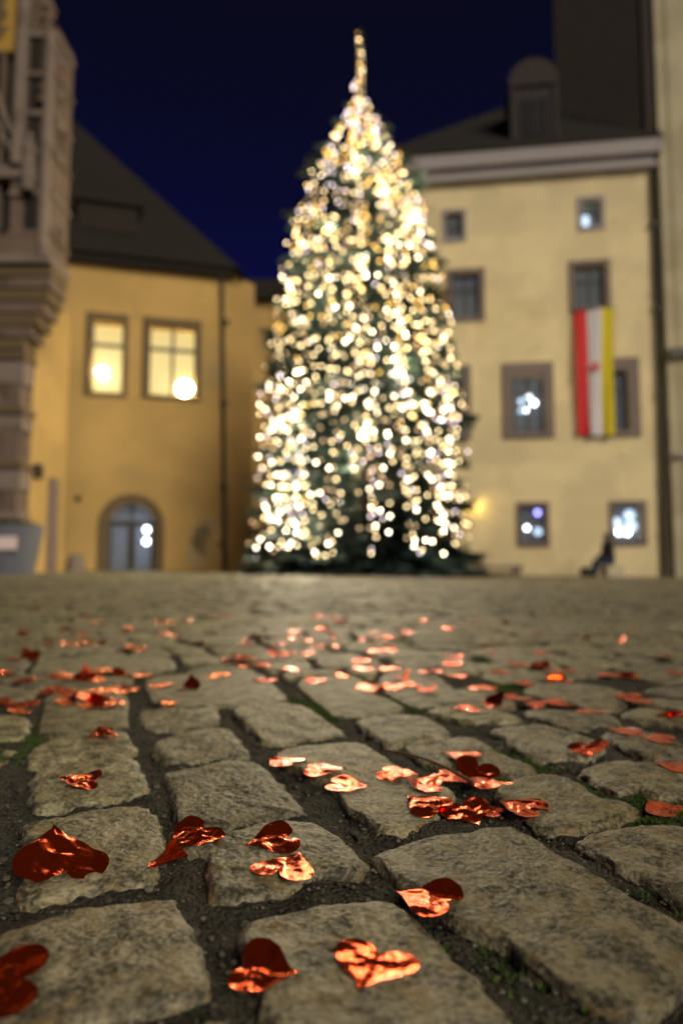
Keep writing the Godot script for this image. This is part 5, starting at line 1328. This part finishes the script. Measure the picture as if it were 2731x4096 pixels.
func town_hall() -> void:
	var h := thing("old_stone_hall", "weathered grey stone hall with a corbelled bay window at the left edge", "building", Vector3(-6.62, 0, -14.0))
	# ground floor pier of big blocks, then a yellow side wall running back
	var y := -0.3
	var k := 0
	while y < 5.9:
		var bh := 0.42 + 0.14 * (k % 3)
		part("stone_block", boxes([span(-1.3, -0.02 - 0.05 * (k % 2), y, minf(y + bh, 6.1) - 0.015, -0.5, 0.02 * (k % 2))]), M.old_stone if k % 2 else M.grey_stone, h)
		y += bh
		k += 1
	part("pier_core", boxes([span(-3.5, -0.10, -0.3, 13.5, -0.6, -0.06)]), M.old_stone, h)
	part("side_wall", boxes([span(-0.6, -0.09, -0.3, 6.4, -2.5, -0.61)]), M.ochre_plaster, h)
	part("door_post", boxes([span(-0.09, 0.02, -0.2, 2.25, -1.9, -1.55)]), M.window_stone, h)
	part("wall_bracket", boxes([span(-0.09, 0.05, 2.15, 2.45, -0.95, -0.75)]), M.dark_frame, h)
	# corbels stepping out under the bay
	for i in 7:
		var t := i / 6.0
		var x := lerpf(-0.02, 0.60, sin(t * PI / 2))
		part("corbel", boxes([span(-1.35, x, 4.75 + i * 0.25, 4.99 + i * 0.25, -0.55, 0.05 + 0.22 * t)]), M.old_stone if i % 2 else M.brown_surround, h)
	var bay := thing_part("bay", h)
	part("bay_wall", boxes([span(-1.5, 0.56, 6.5, 7.1, -0.6, 0.30), span(-0.32, 0.56, 7.1, 11.75, -0.6, 0.24)]), M.old_stone, bay)
	part("bay_core", boxes([span(-3.5, -0.321, 7.1, 13.5, -1.6, -0.05)]), M.dark_masonry, bay)
	part("ledge", boxes([span(-1.8, 0.62, 6.48, 6.66, -0.62, 0.38), span(-1.8, -0.02, 8.35, 8.6, -0.1, 0.32)]), M.grey_stone, bay)
	var st := tool()
	tube(st, [Vector3(0.42, 6.6, 0.28), Vector3(0.42, 11.6, 0.28)], [0.13, 0.11], 10)
	tube(st, [Vector3(-0.18, 8.6, 0.28), Vector3(-0.18, 12.7, 0.28)], [0.16, 0.13], 10)
	part("shaft", done(st, true), M.grey_stone, bay)
	part("niche_figure", lathe([Vector2(0.13, 0), Vector2(0.17, 0.3), Vector2(0.13, 0.75), Vector2(0.16, 0.95), Vector2(0.07, 1.1), Vector2(0.09, 1.2), Vector2(0.0, 1.34)], 14), M.grey_stone, bay, Vector3(0.10, 8.0, 0.36))
	for s in 5: part("finial", lathe([Vector2(0.18, 0), Vector2(0.10, 0.2), Vector2(0.16, 0.3), Vector2(0.05, 0.52), Vector2(0.0, 0.75)], 12), M.old_stone, bay, Vector3(0.32 - 0.04 * s, 10.0 + s * 0.55, 0.22 - 0.10 * s))
	for s in 4: part("crocket", boxes([span(0.52, 0.64, 8.8 + s * 0.72, 9.0 + s * 0.72, 0.0, 0.2)]), M.grey_stone, bay)
	for s in 5: part("blind_panel", boxes([span(-0.02, 0.24, 7.25 + s * 0.88, 7.95 + s * 0.88, 0.235, 0.25)]), M.dark_masonry, bay)
	for s in 6: part("string_course", boxes([span(-0.34, 0.60, 7.08 + s * 0.88, 7.18 + s * 0.88, -0.62, 0.31)]), M.grey_stone if s % 2 else M.old_stone, bay)
	for s in 3: part("dark_niche", boxes([span(-1.25 + s * 0.32, -1.05 + s * 0.32, 7.2, 8.3, -0.06, -0.045)]), M.room_dark, bay)
	for s in 4: part("slim_rib", boxes([span(-1.32 + s * 0.32, -1.25 + s * 0.32, 6.66, 11.3, -0.05, 0.16)]), M.old_stone, bay)
	for s in 4: part("pier_moulding", boxes([span(-1.3, 0.03, 1.1 + s * 1.15, 1.22 + s * 1.15, -0.52, 0.07)]), M.brown_surround, h)
	# tracery gable and gilded panel above
	st = tool()
	tube(st, [Vector3(-0.4, 9.4, 0.2), Vector3(-0.75, 10.3, 0.2), Vector3(-1.4, 11.2, 0.2)], [0.07, 0.07, 0.06], 6)
	tube(st, [Vector3(-0.4, 9.0, 0.12), Vector3(-0.9, 10.0, 0.12), Vector3(-1.6, 10.4, 0.12)], [0.06, 0.06, 0.05], 6)
	part("tracery", done(st, true), M.grey_stone, bay)
	var panel := part("gilded_panel", boxes([span(-1.9, -0.34, 11.3, 13.4, 0.0, 0.12)]), M.gold_panel, bay)
	for s in 3: part("panel_ornament", blot(0.22, 60 + s), M.brown_surround, panel, Vector3(-0.84, 11.75 + 0.42 * s, 0.13))
	# planter with small evergreen, and a kerb stone
	var p := thing("planter_tub", "round grey planter tub with a bright label at the left edge", "planter", Vector3(-6.28, 0.04, -13.0))
	part("tub", lathe([Vector2(0.0, 0.0), Vector2(0.42, 0.0), Vector2(0.50, 0.5), Vector2(0.56, 0.86), Vector2(0.58, 0.95), Vector2(0.52, 0.95), Vector2(0.48, 0.85), Vector2(0.0, 0.85)], 32), M.planter_grey, p)
	part("label_plate", boxes([[Vector3(0.17, 0.60, 0.53), Vector3(0.36, 0.24, 0.03)]]), M.bright_sign, p)
	st = tool()
	for i in 260:
		var a := rng.randf() * TAU
		var r := 0.46 * sqrt(rng.randf())
		var b := Vector3(cos(a) * r, 0.86, sin(a) * r)
		var tip := b + Vector3(rng.randf_range(-0.12, 0.12), rng.randf_range(0.06, 0.22), rng.randf_range(-0.12, 0.12))
		var s := Vector3(-sin(a), 0, cos(a)) * 0.03
		quad(st, b - s, (b + tip) / 2 + s, tip, (b + tip) / 2 - s)
	part("evergreen", done(st), plain("evergreen_leaf", col(0.02, 0.035, 0.014), 0.7), p)
	tag(part("guard_stone", lathe([Vector2(0.0, -0.1), Vector2(0.26, -0.1), Vector2(0.24, 0.3), Vector2(0.16, 0.48), Vector2(0.0, 0.54)], 18), M.grey_stone, self, Vector3(-7.05, 0.05, -18.2)), "squat rounded guard stone at the foot of the ochre wall", "guard stone")

# ---------------------------------------------------------------- person
func smin(a: float, b: float, k: float) -> float:
	var h := clampf(0.5 + 0.5 * (b - a) / k, 0, 1)
	return lerpf(b, a, h) - k * h * (1 - h)

func body(bones: Array, cell: float, grow := 0.0) -> ArrayMesh:      # bones: [a, b, ra, rb]; surface nets over their smooth union
	var lo := Vector3.ONE * 99
	var hi := -lo
	for b in bones:
		for e in 2:
			lo = lo.min(b[e] - Vector3.ONE * (b[2 + e] + 0.05 + grow))
			hi = hi.max(b[e] + Vector3.ONE * (b[2 + e] + 0.05 + grow))
	var n := Vector3i(((hi - lo) / cell).ceil()) + Vector3i.ONE
	var f := PackedFloat32Array()
	f.resize(n.x * n.y * n.z)
	f.fill(9.0)
	for b in bones:
		var m: float = maxf(b[2], b[3]) + 0.06 + grow
		var l0 := Vector3i(((b[0].min(b[1]) - Vector3.ONE * m - lo) / cell).floor()).clamp(Vector3i.ZERO, n - Vector3i.ONE)
		var h0 := Vector3i(((b[0].max(b[1]) + Vector3.ONE * m - lo) / cell).ceil()).clamp(Vector3i.ZERO, n - Vector3i.ONE)
		var ab: Vector3 = b[1] - b[0]
		var ll := maxf(ab.length_squared(), 1e-9)
		for z in range(l0.z, h0.z + 1):
			for y in range(l0.y, h0.y + 1):
				for x in range(l0.x, h0.x + 1):
					var p := lo + Vector3(x, y, z) * cell
					var t := clampf((p - b[0]).dot(ab) / ll, 0, 1)
					var d: float = p.distance_to(b[0] + ab * t) - lerpf(b[2], b[3], t) - grow
					var i := (z * n.y + y) * n.x + x
					f[i] = smin(f[i], d, 0.03) if f[i] < 8 else d
	var at := {}
	var verts := PackedVector3Array()
	var idx := PackedInt32Array()
	var corner := [0, 1, n.x, n.x + 1, n.x * n.y, n.x * n.y + 1, n.x * n.y + n.x, n.x * n.y + n.x + 1]
	for z in n.z - 1:
		for y in n.y - 1:
			for x in n.x - 1:
				var i := (z * n.y + y) * n.x + x
				var inside := 0
				for c in 8:
					if f[i + corner[c]] < 0: inside += 1
				if inside == 0 or inside == 8: continue
				var sum := Vector3.ZERO
				var cnt := 0
				for c in 8:
					for bit in [1, 2, 4]:
						if c & bit: continue
						var fa := f[i + corner[c]]
						var fb := f[i + corner[c | bit]]
						if (fa < 0) == (fb < 0): continue
						var pa := Vector3(c & 1, (c >> 1) & 1, (c >> 2) & 1)
						var pb := Vector3((c | bit) & 1, ((c | bit) >> 1) & 1, ((c | bit) >> 2) & 1)
						sum += pa.lerp(pb, fa / (fa - fb))
						cnt += 1
				at[i] = verts.size()
				verts.append(lo + (Vector3(x, y, z) + sum / cnt) * cell)
	for i in at:
		var step := [1, n.x, n.x * n.y]
		for ax in 3:
			var u: int = step[(ax + 1) % 3]
			var v: int = step[(ax + 2) % 3]
			if (f[i] < 0) == (f[i + step[ax]] < 0): continue
			if not (at.has(i - u) and at.has(i - v) and at.has(i - u - v)): continue
			var q := [at[i], at[i - u], at[i - u - v], at[i - v]]
			if f[i] < 0: idx.append_array([q[0], q[1], q[2], q[0], q[2], q[3]])
			else: idx.append_array([q[0], q[2], q[1], q[0], q[3], q[2]])
	return arrays(verts, PackedVector2Array(), PackedColorArray(), idx)

func build_person() -> void:
	# sits facing left (-x), hips at 0.42
	var o := thing("person", "person in black jacket and blue jeans sitting by the cream house, facing left", "person", Vector3(8.36, -0.10, -21.5))
	var hip := Vector3(0.04, 0.50, 0)
	var chest := Vector3(0.0, 0.86, 0)
	var neck := Vector3(-0.02, 1.06, 0)
	var head := Vector3(-0.05, 1.24, 0)
	var full := [[hip, chest, 0.13, 0.14], [chest, neck, 0.13, 0.055], [neck, head, 0.052, 0.06], [head + Vector3(0.01, 0.03, 0), head + Vector3(-0.01, -0.04, 0), 0.088, 0.072], [head + Vector3(-0.085, -0.005, 0), head + Vector3(-0.10, -0.02, 0), 0.016, 0.014]]
	for s in [-1, 1]:
		var k := Vector3(-0.36, 0.46, 0.10 * s)
		var an := Vector3(-0.42, 0.09, 0.10 * s)
		full.append([hip + Vector3(0, 0, 0.09 * s), k, 0.085, 0.06])
		full.append([k, an, 0.055, 0.04])
		full.append([an, an + Vector3(-0.15, -0.05, 0), 0.04, 0.03])
		var sh := Vector3(0.0, 0.98, 0.17 * s)
		var el := Vector3(-0.02, 0.72, 0.21 * s)
		var ha := Vector3(-0.24, 0.60, 0.12 * s)
		full.append([chest + Vector3(0, 0.1, 0.08 * s), sh, 0.08, 0.06])
		full.append([sh, el, 0.052, 0.042])
		full.append([el, ha, 0.04, 0.03])
		full.append([ha, ha + Vector3(-0.07, -0.01, -0.01 * s), 0.034, 0.028])
	part("body", body(full, 0.022), M.skin, o)
	var jk := [full[0], full[1]]
	var jn := [[hip, hip + Vector3(0, 0.05, 0), 0.13, 0.12]]
	for s in 2:
		var b := 5 + s * 7
		jn.append(full[b]); jn.append(full[b + 1])
		jk.append(full[b + 3]); jk.append(full[b + 4]); jk.append(full[b + 5])
	part("jacket", body(jk, 0.025, 0.05), M.black_cloth, o)
	part("jeans", body(jn, 0.025, 0.03), M.jeans, o)
	part("hair", body([[head + Vector3(0.03, 0.055, 0), head + Vector3(0.055, -0.06, 0), 0.088, 0.075]], 0.02, 0.008), M.hair, o)
	for s in 2: part("shoe", body([full[5 + s * 7 + 2]], 0.02, 0.014), M.black_cloth, o)
	var seat := thing("stone_step", "low pale stone step that the seated person sits on", "step", Vector3(8.5, -0.10, -21.5))
	part("block", boxes([span(-0.28, 0.25, -0.05, 0.36, -0.3, 0.3)]), M.pale_plaster, seat)
	var bag := thing("bag", "dark bag standing on the ground before the seated person", "bag", Vector3(7.72, -0.10, -21.45))
	part("holdall", body([[Vector3(-0.17, 0.13, 0), Vector3(0.17, 0.13, 0), 0.11, 0.11], [Vector3(-0.17, 0.2, 0), Vector3(0.17, 0.2, 0), 0.10, 0.10]], 0.03), plain("bag_cloth", col(0.016, 0.011, 0.013), 0.8), bag)
	var st := tool()
	tube(st, [Vector3(-0.12, 0.28, 0.02), Vector3(-0.08, 0.40, 0.02), Vector3(0.08, 0.40, 0.02), Vector3(0.12, 0.28, 0.02)], [0.012, 0.012, 0.012, 0.012], 6)
	part("handle", done(st, true), M.bag_cloth, bag)

func _ready() -> void:
	rng.seed = 20241
	var cam := Camera3D.new()
	cam.name = "camera"
	cam.position = Vector3(0, 0.2, 0)
	cam.rotation_degrees.x = 4.63
	cam.far = 300
	cam.near = 0.02
	var at := CameraAttributesPhysical.new()
	at.frustum_focal_length = 16.0                 # 24 mm on the 36 mm side of an upright frame: 12 / tan(fov / 2)
	at.frustum_focus_distance = 0.49
	at.frustum_near = 0.02
	at.frustum_far = 300
	at.exposure_aperture = 2.4
	cam.attributes = at
	add_child(cam)
	cam.current = true
	var we := WorldEnvironment.new()
	we.name = "world_environment"
	var env := Environment.new()
	env.background_mode = Environment.BG_SKY
	env.tonemap_mode = Environment.TONE_MAPPER_LINEAR
	env.tonemap_exposure = 1.0
	env.sdfgi_enabled = true
	env.ssao_enabled = true
	env.ssil_enabled = true
	var sky := ProceduralSkyMaterial.new()
	sky.sky_top_color = col(0.0028, 0.0028, 0.0075)
	sky.sky_horizon_color = col(0.005, 0.010, 0.21)
	sky.sky_curve = 0.16
	sky.ground_bottom_color = col(0.006, 0.005, 0.005)
	sky.ground_horizon_color = col(0.006, 0.006, 0.02)
	sky.sun_angle_max = 1.0
	env.sky = Sky.new()
	env.sky.sky_material = sky
	env.background_energy_multiplier = 1.0
	we.environment = env
	add_child(we)
	var sun := DirectionalLight3D.new()            # the glow of the town's lamps round the square
	sun.name = "town_glow"
	sun.light_color = Color(1.0, 0.95, 0.86)
	sun.light_energy = 0.78
	sun.light_angular_distance = 30.0
	sun.shadow_enabled = true
	sun.rotation_degrees = Vector3(-30, 30, 0)
	sun.sky_mode = DirectionalLight3D.SKY_MODE_LIGHT_ONLY
	add_child(sun)

	make_materials()
	build_ground()
	left_house()
	right_house()
	neighbours()
	town_hall()
	rng.seed = 77
	build_tree()
	rng.seed = 4
	build_lights_on_tree()
	rng.seed = 12
	build_person()
	build_hearts()
